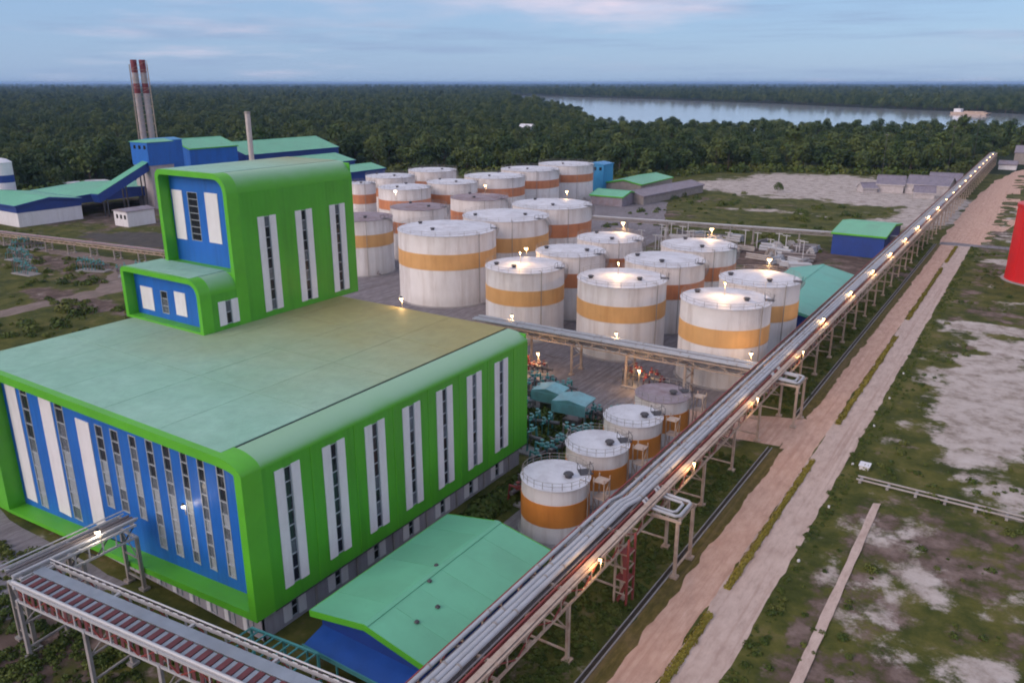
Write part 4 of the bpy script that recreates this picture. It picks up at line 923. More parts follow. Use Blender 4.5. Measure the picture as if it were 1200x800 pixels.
# ------------------------------------------------------------------ sheds and smaller buildings
def gable(label, name, x0, x1, y0, y1, ze, zr, ridge_axis, wall_m, roof_m, fascia_m='green_plain', over=0.6, wall_z0=0.0, base_m=None, base_z=0.0, doors=True, rz=0.0, pivot=None, nsheet=5, sky=0):
    """shed with pitched roof of separate sheets; built about its own centre, rz turns it"""
    cx, cy = (x0 + x1) / 2, (y0 + y1) / 2
    t = thing(name, label, 'building', (cx, cy, 0), rz)
    hx, hy = (x1 - x0) / 2, (y1 - y0) / 2
    if ridge_axis == 'X': hx, hy = hy, hx
    # local: ridge along local y
    g = bpy.data.objects.new  # noqa
    rot = 0 if ridge_axis == 'Y' else math.pi / 2
    t.rotation_euler.z = rz + rot
    if base_m: MB().box(-hx + 0.05, hx - 0.05, -hy + 0.05, hy - 0.05, 0, base_z).build('base_wall', M[base_m], t)
    z0 = base_z if base_m else wall_z0
    for s in (-1, 1):
        MB().box(s * hx - 0.12, s * hx + 0.12, -hy, hy, z0, ze).build('side_wall', M[wall_m], t)
        MB().prism([(-hx + 0.12, z0), (hx - 0.12, z0), (hx - 0.12, ze), (0, zr - 0.05), (-hx + 0.12, ze)], 'Y', s * hy - 0.12, s * hy + 0.12).build('gable_wall', M[wall_m], t)
    sl = math.hypot(hx, zr - ze); ux, uz = hx / sl, (zr - ze) / sl
    for s in (-1, 1):
        for k in range(nsheet):
            a, b = -hy - over + (2 * hy + 2 * over) * k / nsheet, -hy - over + (2 * hy + 2 * over) * (k + 1) / nsheet
            ex = hx + over; ez = ze - over * (zr - ze) / hx
            lift = 0.012 * (k % 2)
            MB().prism([(0, zr + 0.02 + lift), (s * ex, ez + 0.02 + lift), (s * ex, ez + 0.16 + lift), (0, zr + 0.16 + lift)], 'Y', a, b - 0.02).build('roof_sheet', M[roof_m], t)
    MB().prism([(-0.5, zr + 0.10), (0, zr + 0.20), (0.5, zr + 0.10), (0.5, zr + 0.17), (0, zr + 0.27), (-0.5, zr + 0.17)], 'Y', -hy - over - 0.02, hy + over + 0.02).build('ridge_cap', M[roof_m], t)
    ez = ze - over * (zr - ze) / hx
    for s in (-1, 1):
        yy = s * (hy + over + 0.03)
        MB().prism([(-hx - over, ez - 0.55), (0, zr - 0.55), (hx + over, ez - 0.55), (hx + over, ez + 0.2), (0, zr + 0.2), (-hx - over, ez + 0.2)], 'Y', yy - 0.06 if s < 0 else yy, yy if s < 0 else yy + 0.06).build('fascia', M[fascia_m], t)
        MB().box(s * (hx + over) - 0.05 + 0.07 * s, s * (hx + over) + 0.05 + 0.07 * s, -hy - over, hy + over, ez - 0.45, ez + 0.15).build('eave_board', M[fascia_m], t)
    return t
s1 = gable('low shed with mint green pitched roof between the hall and the long rack', 'mint_roof_shed', -57.6, -43.4, 50.2, 72.6, 6.0, 7.35, 'Y', 'blue_dark', 'roof_mint', over=0.9, nsheet=6)
for x, y in ((0.8, -2.5), (-0.4, 0.2), (3.9, -5.0), (3.7, -8.2)):
    MB().cyl((x, y), 0.2, 0.2, 7.35 - abs(x) * 0.19 - 0.1, 7.35 - abs(x) * 0.19 + 0.3, 10).cyl((x, y), 0.3, 0.2, 7.35 - abs(x) * 0.19 + 0.28, 7.35 - abs(x) * 0.19 + 0.42, 10).build('roof_vent', M['steel_dark'], s1, True)
mb = MB(); mb.prism([(-14.2, 3.3), (-11.3, 4.0), (-11.3, 4.12), (-14.2, 3.42)], 'X', -7.0, 6.4).build('canopy', M['canopy_blue'], s1)
MB().box(-7.1, 6.5, -14.35, -14.2, 3.0, 3.5).build('canopy_fascia', M['teal_steel'], s1)
for x in (-6.8, -2.4, 2.0, 6.2): MB().bar((x, -14.0, 0), (x, -14.0, 3.2), 0.18).build('canopy_post', M['teal_steel'], s1)
t = thing('pipe_trestle', 'teal steel pipe frame between the hall base and the mint roofed shed', 'pipe frame', (-60, 47.5, 0))
for y in (-2.5, -6.0): MB().bar((-3, y, 4.6), (6, y + 1.0, 4.6), 0.24).build('beam', M['teal_steel'], t)
for x in (-3, 1.5, 6): MB().bar((x, -2.5 + (x + 3) / 9, 0), (x, -2.5 + (x + 3) / 9, 4.6), 0.24).bar((x, -6.0 + (x + 3) / 9, 0), (x, -6.0 + (x + 3) / 9, 4.6), 0.24).build('post', M['teal_steel'], t)
for k in range(9): MB().bar((-3 + k * 1.1, -2.5 + k * .12, 4.6), (-3 + k * 1.1, -6.0 + k * .12, 4.6), 0.14).build('rung', M['teal_steel'], t)

gable('teal roofed shed with navy walls behind the tank at the junction', 'teal_roof_shed', -60.5, -43.2, 197, 248, 6.0, 8.0, 'Y', 'blue_dark', 'roof_teal', fascia_m='roof_teal', nsheet=6)
gable('green roofed navy workshop beside the long rack beyond the teal shed', 'green_roof_workshop', -62, -44.5, 308, 342, 8.0, 10.0, 'X', 'blue_dark', 'roof_mint', nsheet=4)
gable('long low green roofed building at the edge of the wood behind the tanks', 'long_green_shed', -214, -192, 425, 470, 5.0, 7.0, 'Y', 'plank', 'roof_mint', nsheet=5)
gable('small green roofed building just right of the rear tanks', 'small_green_shed', -196, -178, 372, 390, 5, 7, 'X', 'roof_grey', 'roof_mint', nsheet=4)
gable('rusty grey roofed long shed slanting behind the scrap yard', 'rusty_shed', -184, -168, 385, 450, 4.5, 6.5, 'Y', 'plank', 'roof_grey', fascia_m='roof_grey', nsheet=8, rz=-0.12)
def box_tower(label, name, x0, x1, y0, y1, z1, wall_m, roof_m, base=None, legs=False):
    t = thing(name, label, 'building', ((x0 + x1) / 2, (y0 + y1) / 2, 0)); hx, hy = (x1 - x0) / 2, (y1 - y0) / 2
    zb = base[0] if base else 0
    if base: MB().box(-hx + 0.4, hx - 0.4, -hy + 0.4, hy - 0.4, 0, zb).build('base_wall', M[base[1]], t)
    for s in (-1, 1):
        MB().box(s * hx - 0.1, s * hx + 0.1, -hy, hy, zb, z1).build('side_wall', M[wall_m], t)
        MB().box(-hx + 0.1, hx - 0.1, s * hy - 0.1, s * hy + 0.1, zb, z1).build('end_wall', M[wall_m], t)
    MB().prism([(-hx - 0.5, z1), (hx + 0.5, z1 - 0.0), (hx + 0.5, z1 + 0.25), (0, z1 + 1.2), (-hx - 0.5, z1 + 0.25)], 'Y', -hy - 0.5, hy + 0.5).build('roof', M[roof_m], t)
    for k in range(3): MB().box(-hx + (k + 0.6) * hx * 2 / 3.4, -hx + (k + 0.6) * hx * 2 / 3.4 + hx * 0.28, -hy - 0.16, -hy - 0.1, z1 - 3.2, z1 - 1.4).build('window', M['dark_glass'], t)
    return t
box_tower('bright blue square building right of the rear tanks', 'blue_block', -226, -214, 421, 433, 15, 'sky_blue', 'sky_blue')

# factory buildings at the left
gable('long low factory shed with green roof and white lower wall at far left', 'factory_shed', -416, -370, 172.5, 201, 9.5, 11.5, 'X', 'blue_dark', 'roof_mint', fascia_m='blue_dark', base_m='white', base_z=6.2, nsheet=5, over=1.0)
gable('open green roofed store joining the factory shed to the conveyor', 'open_store', -418, -378, 203.5, 256, 9.3, 11.0, 'X', 'blue_dark', 'roof_mint', fascia_m='blue_dark', wall_z0=6.0, nsheet=4)
t = thing('conveyor_gallery', 'blue inclined conveyor gallery rising towards the transfer house', 'conveyor', (0, 0, 0))
p, q = Vector((-366, 206, 9.0)), Vector((-374, 240, 21.5))
mb = MB().bar(p, q, 4.2, 4.0); mb.build('gallery', M['blue_dark'], t)
MB().bar(p + Vector((0, -0.2, 2.2)), q + Vector((0, 0.2, 2.2)), 4.6, 0.25).build('gallery_roof', M['roof_mint'], t)
for f in (0.15, 0.5, 0.85):
    c = p.lerp(q, f)
    for s in (-1.6, 1.6): MB().bar((c.x + s, c.y, 0), (c.x + s, c.y, c.z - 2), 0.5).build('trestle_leg', M['steel_dark'], t)
box_tower('white walled switch house under the blue conveyor', 'switch_house', -341, -331, 199, 212, 6.5, 'white', 'roof_grey')
box_tower('blue topped transfer house at the head of the conveyor', 'transfer_house', -384, -370, 238, 252, 32, 'blue', 'roof_mint', base=(21, 'chim_white'))
box_tower('blue boiler house block right of the transfer house', 'boiler_house', -405, -391, 257, 272, 31, 'blue', 'sky_blue')
gable('wide blue factory hall with gabled green end behind the roof tower', 'blue_factory_hall', -432, -402, 284, 316, 25, 29.5, 'Y', 'blue', 'roof_mint', nsheet=4)
gable('big hall with bright green roof behind the roof tower', 'green_factory_hall', -460, -416, 333, 412, 17.5, 24.0, 'Y', 'blue_dark', 'roof_mint', fascia_m='blue_dark', nsheet=5)
gable('lower green roofed wing in front of the big green hall', 'green_factory_wing', -398, -364, 338, 374, 14.0, 17.5, 'Y', 'blue_dark', 'roof_mint', fascia_m='blue_dark', nsheet=4)
gable('small green roofed annex behind the back left tank', 'green_factory_annex', -354, -332, 334, 366, 11.5, 14.0, 'Y', 'blue_dark', 'roof_mint', fascia_m='blue_dark', nsheet=3)
box_tower('low white roofed store behind the far left factory shed', 'white_store', -478, -450, 250, 268, 4.6, 'white', 'white')
t = thing('white_silo', 'white silo tower with blue stripe cut by the left picture edge', 'silo', (-428, 196.5, 0))
MB().cyl((0, 0), 4.5, 4.5, 0, 23, 24).build('shell', M['white'], t, True)
MB().lathe([(4.56, 13.5), (4.56, 17)], 24).build('stripe', M['blue_dark'], t, True)
MB().lathe([(4.8, 23), (2.5, 24.6), (0.01, 25.2)], 24).build('roof', M['white'], t, True)
# twin chimneys in their lattice frame
t = thing('twin_chimney', 'pair of red and white banded chimneys inside a slender lattice frame', 'chimney', (-452, 292, 0), R_(57))
zs = [0, 30, 54.0, 59.5, 65, 65.5, 72.6]
for s in (-2.3, 2.3):
    for k in range(len(zs) - 1):
        MB().cyl((s, 0), 1.75, 1.75, zs[k], zs[k + 1], 16, bottom=False).build('flue_section', M['chim_red' if k in (2, 5) else 'chim_white'], t, True)
for sx in (-5.2, 5.2):
    for sy in (-4, 4): MB().bar((sx, sy, 0), (sx * 0.9, sy * 0.8, 70), 0.55).build('frame_leg', M['steel_pink'], t)
for k in range(14):
    z = 5 * k + 2; f = 1 - 0.1 * z / 70; g = 1 - 0.2 * z / 70
    MB().bar((-5.2 * f, -4 * g, z), (5.2 * f, -4 * g, z), 0.2).bar((-5.2 * f, 4 * g, z), (5.2 * f, 4 * g, z), 0.2).bar((-5.2 * f, -4 * g, z), (-5.2 * f, 4 * g, z), 0.2).bar((5.2 * f, -4 * g, z), (5.2 * f, 4 * g, z), 0.2).bar((-5.2 * f, -4 * g, z), (5.2 * f, -4 * g, z + 5), 0.16).bar((5.2 * f, -4 * g, z), (5.2 * f, 4 * g, z + 5), 0.3).build('lattice_tier', M['steel_pink'], t)
t = thing('steel_flue', 'thin silver flue standing behind the green roof tower', 'chimney', (-322, 261, 0))
MB().cyl((0, 0), 1.25, 1.25, 0, 46.5, 18).build('flue', M['sheet_silver'], t, True)
MB().cyl((0, 0), 1.4, 1.4, 46.0, 47.0, 18).build('cap_ring', M['steel'], t, True)

# red tapered tower at the right edge
t = thing('red_tower', 'big red steel cylinder tower cut by the right picture edge', 'tower', (4.6, 300, 0))
MB().lathe([(11.3, 0), (11.0, 1.0), (10.9, 5), (10.85, 11), (10.8, 17), (10.8, 23.2)], 40).build('shell', M['red'], t, True)
MB().lathe([(10.7, 23.0), (11.05, 23.1), (11.05, 24.1), (10.8, 24.2), (8.2, 24.6), (0.01, 25.0)], 40).build('top_rim', M['red'], t, True)
MB().lathe([(12.0, 0.0), (12.0, 0.35), (10.9, 0.4)], 40).build('foundation', M['concrete'], t, True)
for k in range(6):
    a = math.pi + k * 0.5 - 0.3
    MB().bar((10.95 * math.cos(a), 10.95 * math.sin(a), 1.0), (10.85 * math.cos(a), 10.85 * math.sin(a), 23), 0.2).build('stiffener', M['red'], t)

# houses on the sand and jetty sheds at the end of the rack
hs = [('grey roofed house on the sand, leftmost of the three', -82, -68, 506, 520, 0.1), ('largest grey roofed house on the sand', -66, -44, 508, 528, -0.08), ('grey roofed house on the sand nearest the long rack', -58, -42, 534, 548, 0.05), ('small pale hut with peaked roof left of the grey roofed houses', -90, -82, 500, 508, 0.6), ('low grey lean-to in front of the sand houses', -60, -50, 490, 497, 0.2)]
for lab, a, b, c, e, rz in hs: gable(lab, 'sand_house', a, b, c, e, min(5.5, (b - a) * 0.35), min(9.5, (b - a) * 0.65), 'X', 'pale_board', 'roof_violet', fascia_m='pale_board', nsheet=4, rz=rz)
gable('jetty warehouse with grey roof at the far end of the road', 'jetty_warehouse', -24, 14, 742, 775, 9, 13, 'X', 'plank', 'roof_grey', fascia_m='roof_grey', nsheet=4)
gable('small white jetty hut beside the end of the long rack', 'jetty_hut', -31, -20, 690, 702, 4, 6, 'X', 'white', 'roof_grey', fascia_m='roof_grey', nsheet=2)

pipe_rack('low pipe rack crossing the ground left of the stepped tower', (-236, 163), (-345, 148), 2.6, 4.6, 0.9, 12, [(0.8, 5.0, 0.26, 'pipe_dark'), (0.1, 5.0, 0.28, 'steel_red'), (-0.7, 5.0, 0.24, 'pipe')], 0, 'steel', chord_m='steel_pink', col_m='steel', gid='leftlow')
M['ash'] = road_mat('ash_yard', [(0.25, (0.035, 0.032, 0.03)), (0.5, (0.075, 0.068, 0.066)), (0.75, (0.14, 0.12, 0.11))], 0.35, (0.06, 0.06, 0.03))
struct(sheet('coal_yard', [(-335, 180), (-310, 174), (-268, 180), (-262, 200), (-296, 206), (-318, 192)], 0.014, M['ash'], 6.0, 3.0))
HUT = (-518, 819)
gable('white building in a clearing of the wood below the river', 'clearing_hut', HUT[0] - 8, HUT[0] + 8, HUT[1] - 6, HUT[1] + 6, 11, 14, 'X', 'white', 'white', fascia_m='white', nsheet=3)
t = thing('river_barge', 'pale cargo barge moored on the river near the far right bank', 'barge', (-150, 1880, 0), -0.35)
MB().prism([(-34, 0.0), (32, 0.0), (38, 4.0), (-36, 4.0)], 'Y', -7, 7).build('hull', M['steel_pink'], t)
MB().box(-30, -16, -5, 5, 4.0, 10.5).build('deckhouse', M['white'], t); MB().box(-10, 28, -5.5, 5.5, 4.0, 6.2).build('cargo_hatch', M['steel_pink'], t); MB().bar((-23, 0, 10), (-23, 0, 16), 0.6).build('mast', M['steel'], t)
# overhead pipe bridge across the middle distance
pipe_rack('thin pipe bridge crossing the open ground behind the tank rows', (-42, 320), (-176, 298), 2.2, 6.2, 0.9, 17, [(0.5, 6.6, 0.28, 'pipe'), (-0.4, 6.6, 0.26, 'pipe')], 0, 'steel', chord_m='steel', col_m='steel', gid='far')

# turquoise canopies and pump units between the hall and the small tanks
for lab, x, y, sx, sy, h in (('turquoise canopy over pumps beside the hall corner', -72.8, 124.0, 6.0, 4.4, 4.0), ('second turquoise canopy nearer the small tanks', -65.2, 119.5, 6.6, 5.0, 5.0)):
    t = thing('pump_canopy', lab, 'canopy', (x, y, 0), 0.1, 'turquoise canopies')
    MB().prism([(-sx / 2, h), (sx / 2, h), (sx / 2, h + 0.25), (0, h + 0.9), (-sx / 2, h + 0.25)], 'Y', -sy / 2, sy / 2).build('roof', M['pale_teal'], t)
    MB().box(-sx / 2, sx / 2, -sy / 2 - 0.08, -sy / 2, h - 1.8, h + 0.1).build('skirt', M['pale_teal'], t)
    for a in (-1, 1):
        for b in (-1, 1): MB().bar((a * (sx / 2 - 0.3), b * (sy / 2 - 0.3), 0), (a * (sx / 2 - 0.3), b * (sy / 2 - 0.3), h), 0.2).build('post', M['steel'], t)
    MB().box(-1.6, 1.4, -1.2, 1.0, 0, 1.6).tube([(-1.4, 0, 1.3), (-1.4, 0, 2.6), (2.4, 0, 2.6)], 0.2, 8).build('pump', M['pipe_dark'], t)
def manifold(label, x, y, rz, n, seed):
    """valve and pipe cluster lit by a sodium lamp"""
    rg = random.Random(seed); t = thing('valve_manifold', label, 'pipework', (x, y, 0), rz, 'valve clusters under the cross rack')
    for k in range(n):
        xx = (k - n / 2) * 1.15; h = rg.uniform(2.2, 4.2)
        MB().tube([(xx, -1.6, 0.6), (xx, -1.3, h), (xx, 1.3, h), (xx, 1.6, 0.6)], 0.2, 8).build('pipe', M[rg.choice(['pipe_dark', 'teal_steel', 'steel', 'teal_steel'] if seed >= 40 else ['pipe_dark', 'steel_red', 'steel'])], t, True)
        v = MB().cyl((xx, -0.2), 0.42, 0.42, h - 0.1, h + 0.35, 10).cyl((xx, -0.2), 0.07, 0.07, h + 0.3, h + 0.9, 6).cyl((xx, -0.2), 0.34, 0.34, h + 0.9, h + 0.98, 10); v.build('valve', M['teal_steel' if seed >= 40 else 'steel_red'], t, True)
    MB().tube([(-n * 0.62, 0.9, 2.0), (n * 0.62, 0.9, 2.0)], 0.34, 10).build('header_pipe', M['pipe_dark'], t, True)
    MB().box(-n * 0.6, n * 0.6, -2.2, 2.2, 0, 0.25).build('plinth', M['concrete'], t)
manifold('rusty valve cluster under the cross rack beside the hall corner', -86.5, 137.5, 0.05, 9, 3)
manifold('rusty valve cluster glowing under the middle of the cross rack', -62.0, 144.5, 0.0, 8, 5)
for k, (lab, x, y, rz, n) in enumerate([('dark pipework cluster between the hall corner and the turquoise canopies', -69.5, 113.0, 0.3, 7), ('dark pipework cluster left of the second small tank', -60.5, 104.5, 1.3, 7), ('pipe cluster just behind the hall corner under the cross rack', -76.0, 130.5, 0.1, 8),
        ('pipe cluster beside the base of the third small tank', -60.0, 112.0, 0.9, 6), ('dense dark pipework right against the rear of the hall', -70.0, 106.5, 0.0, 9), ('dark pump pipework beside the turquoise canopies', -78.5, 118.0, 0.6, 8),
        ('dark pipework between the canopies and the last small tank', -60.5, 122.0, 0.2, 7), ('tall dark pipe cluster left of the canopies', -79.0, 124.5, 0.0, 8), ('low pipework at the left roadside far beyond the hall', -262, 143, 0.4, 9), ('pipework skid near the left edge beyond the hall', -300, 138, 0.2, 9), ('pipe cluster in the grass left of the stepped tower', -244, 146, 1.0, 8),
        ('second pipework skid near the left edge beyond the hall', -318, 150, 0.7, 9), ('pipe cluster beside the far left path', -276, 128, 0.1, 8)]):
    manifold(lab, x, y, rz, n, 40 + k)
manifold('pipe and valve cluster behind the nearest small tank', -57.5, 92.5, 1.5, 6, 9)

# vessel pipes in the scrap yard
rg = random.Random(21)
for k in range(44):
    x = rg.uniform(-122, -64); y = rg.uniform(274, 312) + (x + 64) * -0.10
    t = thing('pipe_stack', 'grey bundle of stored pipes in the scrap yard behind the tanks', 'pipe stack', (x, y, 0), rg.uniform(-0.5, 0.5) + (1.57 if rg.random() < 0.4 else 0), 'pipe bundles in the scrap yard')
    L = rg.uniform(5, 11); r = rg.uniform(0.3, 0.55); n = rg.randint(3, 5); m = rg.choice(['pipe', 'pipe_dark', 'steel', 'steel_white', 'concrete'])
    for lay in range(3):
        for q in range(n - lay):
            yy = (q - (n - lay) / 2) * 2 * r; zz = r + lay * 1.75 * r
            MB().tube([(-L / 2 + rg.uniform(-.4, .4), yy, zz), (L / 2 + rg.uniform(-.4, .4), yy, zz)], r, 8).build('pipe', M[m], t, True)
for k in range(34):
    x = rg.uniform(-128, -66); y = rg.uniform(272, 312)
    t = thing('yard_post', 'thin pale steel post standing in the scrap yard', 'post', (x, y, 0), 0, 'posts in the scrap yard')
    h = rg.uniform(4, 8); MB().bar((0, 0, 0), (0, 0, h), 0.3).build('shaft', M['steel_white'], t)
    MB().bar((-1.4, 0, h - 0.3), (1.4, 0, h - 0.3), 0.24).build('cross_arm', M['steel_white'], t)

# pale service pipes over the field and the culvert head
t = thing('field_pipeline', 'twin pale pipes crossing the grass field right of the road', 'pipeline', (-17.2, 126.6, 0), -0.02)
for k, yy in enumerate((0, -1.3)):
    MB().tube([(0, yy, 0.4), (20, yy + 0.1, 0.42), (40, yy - 0.1, 0.38), (60, yy, 0.4)], 0.17, 8).build('pipe', M['steel'], t, True)
for k in range(15): MB().box(k * 4.0 + 0.4, k * 4.0 + 0.8, -1.8, 0.5, -0.1, 0.32).build('sleeper', M['concrete'], t)
t = thing('culvert_head', 'small white concrete culvert head at the edge of the concrete lane', 'culvert', (-17.0, 130.8, 0))
MB().box(-0.7, 0.7, -0.8, 0.8, -0.1, 0.6).build('block', M['white'], t)
MB().box(-0.85, 0.85, -0.95, 0.95, 0.6, 0.74).build('cap', M['white'], t)
for k in range(6):
    y = 98 + k * 17.0 + rg.uniform(-1, 1)
    t = thing('marker_stone', '%s small white marker stone along the concrete lane edge, counted from the near end' % ORD[k], 'marker stone', (-18.9, y, 0), rg.uniform(0, 3), 'marker stones along the lane')
    MB().prism([(-0.16, -0.1), (0.16, -0.1), (0.12, 0.3), (0, 0.36), (-0.12, 0.3)], 'Y', -0.14, 0.14).build('stone', M['white'], t)

# tall slim masts at the wood edge
for lab, x, y, h in (('tall thin mast at the wood edge left of the long rack', -55, 600, 34), ('tall thin mast standing in the wood beside the rack end', -48, 690, 38), ('slim mast behind the grey roofed houses', -88, 560, 30)):
    t = thing('mast', lab, 'mast', (x, y, 0), 0, 'slim masts at the wood edge')
    MB().bar((0, 0, 0), (0, 0, h), 0.22).build('shaft', M['steel_dark'], t); MB().bar((-1.2, 0, h - 1), (1.2, 0, h - 1), 0.15).build('cross_arm', M['steel'], t)

# ------------------------------------------------------------------ trees
def tree_parts(seed, h, cr, nleaf, lsize, shape):
    rg = random.Random(seed); tr = MB()
    top = h * 0.72
    pts = [(0, 0, -0.3), (rg.uniform(-.2, .2), rg.uniform(-.2, .2), h * 0.3), (rg.uniform(-.4, .4), rg.uniform(-.4, .4), top)]
    tr.tube(pts, [h * 0.022, h * 0.016, h * 0.007], 6)
    blobs = []
    nb = rg.randint(7, 10)
    for k in range(nb):
        an = rg.uniform(0, 6.28); f = k / nb
        z = h * (0.42 + 0.5 * f); rad = cr * (1.0 - shape * f) * rg.uniform(0.35, 0.8)
        p = Vector((math.cos(an) * rad, math.sin(an) * rad, z)); blobs.append((p, cr * rg.uniform(0.34, 0.58)))
        b0 = Vector((0, 0, h * (0.28 + 0.35 * f))); tr.tube([b0, b0.lerp(p, 0.6) + Vector((0, 0, 0.3)), p], [h * 0.008, h * 0.005, h * 0.002], 4)
    blobs.append((Vector((0, 0, h * 0.86)), cr * 0.5))
    lf = MB()
    def fn(r2):
        p, rad = r2.choice(blobs)
        d = Vector((r2.gauss(0, 1), r2.gauss(0, 1), r2.gauss(0, 1) * 0.8 + 0.25)).normalized()
        return p + d * rad * r2.uniform(0.55, 1.08) * Vector((1, 1, 0.8)).length / 1.62, d
    leafy(lf, fn, nleaf, lsize, rg)
    return tr.mesh('trunk', M['bark']), lf.mesh('crown', M['leaf'])
variants = [tree_parts(100 + k, h, cr, 560, 0.85, s) for k, (h, cr, s) in enumerate([(14, 6.2, 0.45), (17, 7.0, 0.4), (12, 6.4, 0.35), (19, 6.4, 0.5), (15, 7.6, 0.45), (21, 7.4, 0.4)])]

# wood outline: open site ground is kept free
SITE = [(-520, -400), (-520, 150), (-470, 215), (-470, 330), (-440, 430), (-330, 452), (-262, 500), (-215, 500), (-205, 560), (-150, 600), (-62, 612), (-58, 700), (-50, 780), (-35, 900), (40, 900), (90, 640), (140, 300), (300, -400)]
def wooded(x, y):
    if -560 < x < -440 and 720 < y < 840 and abs((x + 518) + (y - 819) * 0.632) < 11: return False
    return not in_poly(x, y, SITE) and not in_poly(x, y, RIVER)
rt = random.Random(5)
CH, SH = math.cos(R_(33.35)), math.sin(R_(33.35))
pts = []
def scatter(d0, d1, sp, jit, lo, hi, half=40):
    d = d0
    while d < d1:
        st = sp(d); na = int(2 * R_(half) * d / st)
        for k in range(na):
            a = R_(33.35) + R_(half) * (2 * (k + rt.random()) / na - 1); dd = d + rt.uniform(-.5, .5) * st
            x, y = -math.sin(a) * dd, math.cos(a) * dd
            if wooded(x, y): pts.append((x, y, (rt.uniform(lo, hi) if rt.random() < 0.9 or 650 < dd < 1600 else rt.uniform(1.1, 1.35)) * (0.86 if 650 < dd < 1600 else 1.0) * (1 + 0.16 * mnoise.noise(Vector((x * 0.006, y * 0.006, 1)))) * (sp(d) / sp(d0)) ** 0.35))
        d += st * 0.9
scatter(360, 1600, lambda d: 8.5 + d * 0.0035, 0, 0.55, 1.1)
n_near = len(pts)
scatter(1600, 7000, lambda d: 14 + (d - 1600) * 0.010, 0, 0.75, 1.1)
scatter(7000, 24000, lambda d: 75 + (d - 7000) * 0.02, 0, 0.9, 1.2)

# the nearest trees of the wood edge stand as single trees
def cam_dist(p): return math.hypot(p[0], p[1])
def edge_d(x, y):
    best = 1e9
    for i in range(len(SITE)):
        a, b = SITE[i], SITE[(i + 1) % len(SITE)]; ax, ay = b[0] - a[0], b[1] - a[1]; tt = max(0, min(1, ((x - a[0]) * ax + (y - a[1]) * ay) / (ax * ax + ay * ay)))
        best = min(best, math.hypot(x - a[0] - ax * tt, y - a[1] - ay * tt))
    return best
cand = sorted([p for p in pts[:n_near] if cam_dist(p) < 1000], key=lambda p: edge_d(p[0], p[1]))[:150]
single = set(cand)
for p in cand:
    x, y, s = p; trm, crm = rt.choice(variants)
    t = thing('tree', 'dark green broadleaf tree in the front edge of the wood', 'tree', (x, y, 0), rt.uniform(0, 6.28), 'trees along the wood edge')
    t.scale = (s * 1.05, s * 1.05, s * rt.uniform(0.9, 1.1))
    link('trunk', trm, t); link('crown', crm, t)
pts = [p for p in pts if p not in single]
for lab, x, y, s in (('tall lone tree beside the river right of the wood, farthest right', -24, 850, 1.5), ('tall tree at the rack end seen against the river', -36, 905, 1.55), ('round topped tall tree left of the lone riverside trees', -62, 930, 1.5),
                     ('tall thin tree rising above the wood before the river', -75, 905, 1.6), ('lone bushy tree on the white sand clearing', -128, 472, 0.45)):
    trm, crm = variants[(int(abs(x)) % 6)]
    t = thing('tree', lab, 'tree', (x, y, 0), x, 'tall single trees')
    t.scale = (s, s, s); link('trunk', trm, t); link('crown', crm, t)

def gn_scatter(name, P, src_meshes, lo_var):
    me = bpy.data.meshes.new(name); me.from_pydata([(p[0], p[1], 0) for p in P], [], [])
    rg = random.Random(11)
    for nm, ty, vals in (('sc', 'FLOAT', [p[2] for p in P]), ('rz', 'FLOAT', [rg.uniform(0, 6.28) for _ in P])):
        a = me.attributes.new(nm, ty, 'POINT'); a.data.foreach_set('value', vals)
    a = me.attributes.new('ix', 'INT', 'POINT'); a.data.foreach_set('value', [rg.randrange(len(src_meshes)) for _ in P])
    col = bpy.data.collections.new(name + '_kinds')
    for k, m in enumerate(src_meshes):
        o = bpy.data.objects.new('%s_kind_%02d' % (name, k), m); col.objects.link(o)
    o = link(name, me)
    ng = bpy.data.node_groups.new(name, 'GeometryNodeTree')
    ng.interface.new_socket('Geometry', in_out='INPUT', socket_type='NodeSocketGeometry'); ng.interface.new_socket('Geometry', in_out='OUTPUT', socket_type='NodeSocketGeometry')
    n, l = ng.nodes, ng.links
    gi, go = n.new('NodeGroupInput'), n.new('NodeGroupOutput')
    ci = n.new('GeometryNodeCollectionInfo'); ci.inputs['Collection'].default_value = col; ci.inputs['Separate Children'].default_value = True; ci.inputs['Reset Children'].default_value = True
    ip = n.new('GeometryNodeInstanceOnPoints'); ip.inputs['Pick Instance'].default_value = True
    def attr(nm, ty):
        q = n.new('GeometryNodeInputNamedAttribute'); q.data_type = ty; q.inputs['Name'].default_value = nm; return q.outputs['Attribute']
    cx = n.new('ShaderNodeCombineXYZ'); l.new(attr('rz', 'FLOAT'), cx.inputs['Z'])
    cs = n.new('ShaderNodeCombineXYZ'); sa = attr('sc', 'FLOAT')
    for k in 'XYZ': l.new(sa, cs.inputs[k])
    l.new(gi.outputs[0], ip.inputs['Points']); l.new(ci.outputs[0], ip.inputs['Instance']); l.new(attr('ix', 'INT'), ip.inputs['Instance Index'])
    l.new(cx.outputs[0], ip.inputs['Rotation']); l.new(cs.outputs[0], ip.inputs['Scale']); l.new(ip.outputs[0], go.inputs[0])
    md = o.modifiers.new('scatter', 'NODES'); md.node_group = ng
    return o
def joined(trm, crm):
    me = bpy.data.meshes.new('forest_tree'); v = []; f = []; mi = []
    for k, m in enumerate((trm, crm)):
        o = len(v); v += [tuple(q.co) for q in m.vertices]; f += [tuple(i + o for i in p.vertices) for p in m.polygons]; mi += [k] * len(m.polygons)
    me.from_pydata(v, [], f); me.materials.append(M['bark']); me.materials.append(M['leaf']); me.polygons.foreach_set('material_index', mi); return me
forest = stuff(gn_scatter('forest', pts, [joined(a, b) for a, b in variants], 0))
forest['label'] = 'dense dark green wood stretching to the horizon behind the plant'; forest['category'] = 'forest'

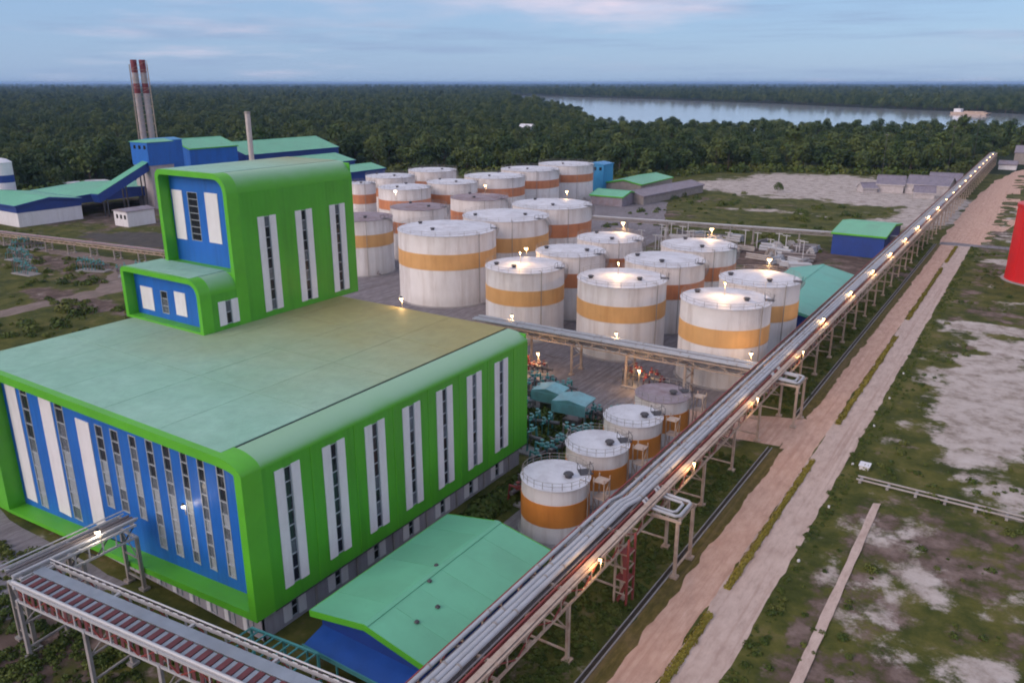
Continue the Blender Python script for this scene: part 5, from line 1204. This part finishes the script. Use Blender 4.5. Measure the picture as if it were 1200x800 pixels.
# low scrub and weeds on the open ground
def shrub(seed, r, h, n, sz):
    rg = random.Random(seed); mb = MB()
    def fn(r2):
        an = r2.uniform(0, 6.28); el = math.asin(r2.random()); k = r2.uniform(0.5, 1.0)
        d = Vector((math.cos(an) * math.cos(el), math.sin(an) * math.cos(el), math.sin(el)))
        return (d.x * r * k, d.y * r * k, d.z * h * k + 0.02), d
    leafy(mb, fn, n, sz, rg); return mb.mesh('scrub_tuft', M['leaf_bright'])
shr = [shrub(1, 0.9, 0.7, 70, 0.22), shrub(2, 1.3, 0.9, 100, 0.25), shrub(3, 0.6, 0.5, 50, 0.18), shrub(4, 1.6, 1.4, 130, 0.28)]
sp = []
rs = random.Random(31)
def blocked(x, y):
    if -29.5 < x < -19.9 or -33 < x < -31.6 or (-67 < x < -30 and 124 < y < 146): return True
    if -126 < x < -62 and 45 < y < 108: return True
    if -59 < x < -42 and 46 < y < 131: return True
    for q in TK:
        if math.hypot(x - q[1], y - q[2]) < q[3] + 1.2: return True
    return False
def fill(n, x0, x1, y0, y1, lo, hi, thr=-9, s=0.05):
    for _ in range(n):
        x, y = rs.uniform(x0, x1), rs.uniform(y0, y1)
        if blocked(x, y) or fbm(x, y, s, 3) < thr: continue
        if ell(SAND, x, y) > 0.45: continue
        sp.append((x, y, rs.uniform(lo, hi)))
fill(1500, -41, -33.2, 40, 130, 0.2, 0.5); fill(700, -41, -33, 148, 350, 0.3, 0.7)
fill(1500, -17, 16, 40, 340, 0.25, 0.7, 0.02); fill(900, -62, -57, 73, 112, 0.6, 1.4); fill(500, -80, -57, 104, 122, 0.7, 1.5)
fill(2200, -112, -42, 22, 46, 0.25, 0.8, -0.15); fill(700, -300, -135, 60, 150, 0.8, 1.8, 0.1); fill(500, -170, -60, 300, 470, 0.8, 1.8, 0.1); fill(300, -420, -300, 130, 170, 0.8, 1.6, 0.1)
fill(900, -19.8, -17.6, 40, 350, 0.12, 0.4)
for i in range(len(SITE) - 1):
    a, b = SITE[i], SITE[i + 1]; L = math.dist(a, b); nx_, ny_ = (b[1] - a[1]) / L, -(b[0] - a[0]) / L
    for _ in range(int(L / 1.1)):
        tt = rs.random(); off = rs.uniform(-9, 7); x, y = a[0] + (b[0] - a[0]) * tt + nx_ * off, a[1] + (b[1] - a[1]) * tt + ny_ * off
        if math.hypot(x, y) < 1000 and y > 100: sp.append((x, y, rs.uniform(1.5, 5.5)))
o = stuff(gn_scatter('ground_scrub', sp, shr, 0)); o['label'] = 'low green weeds and scrub scattered over the open ground'; o['category'] = 'scrub'

# ------------------------------------------------------------------ evening haze
hz = MB().box(-32000, 32000, -32000, 32000, -1.2, 78).build('haze', [])
hz['kind'] = 'stuff'
hm = bpy.data.materials.new('evening_haze'); hm.use_nodes = True; hm.node_tree.nodes.clear()
ho = hm.node_tree.nodes.new('ShaderNodeOutputMaterial'); pv = hm.node_tree.nodes.new('ShaderNodeVolumePrincipled')
pv.inputs['Color'].default_value = (0.38, 0.62, 1.0, 1); pv.inputs['Density'].default_value = 0.00005; pv.inputs['Anisotropy'].default_value = 0.2
hm.node_tree.links.new(pv.outputs[0], ho.inputs['Volume'])
hz.data.materials.append(hm)
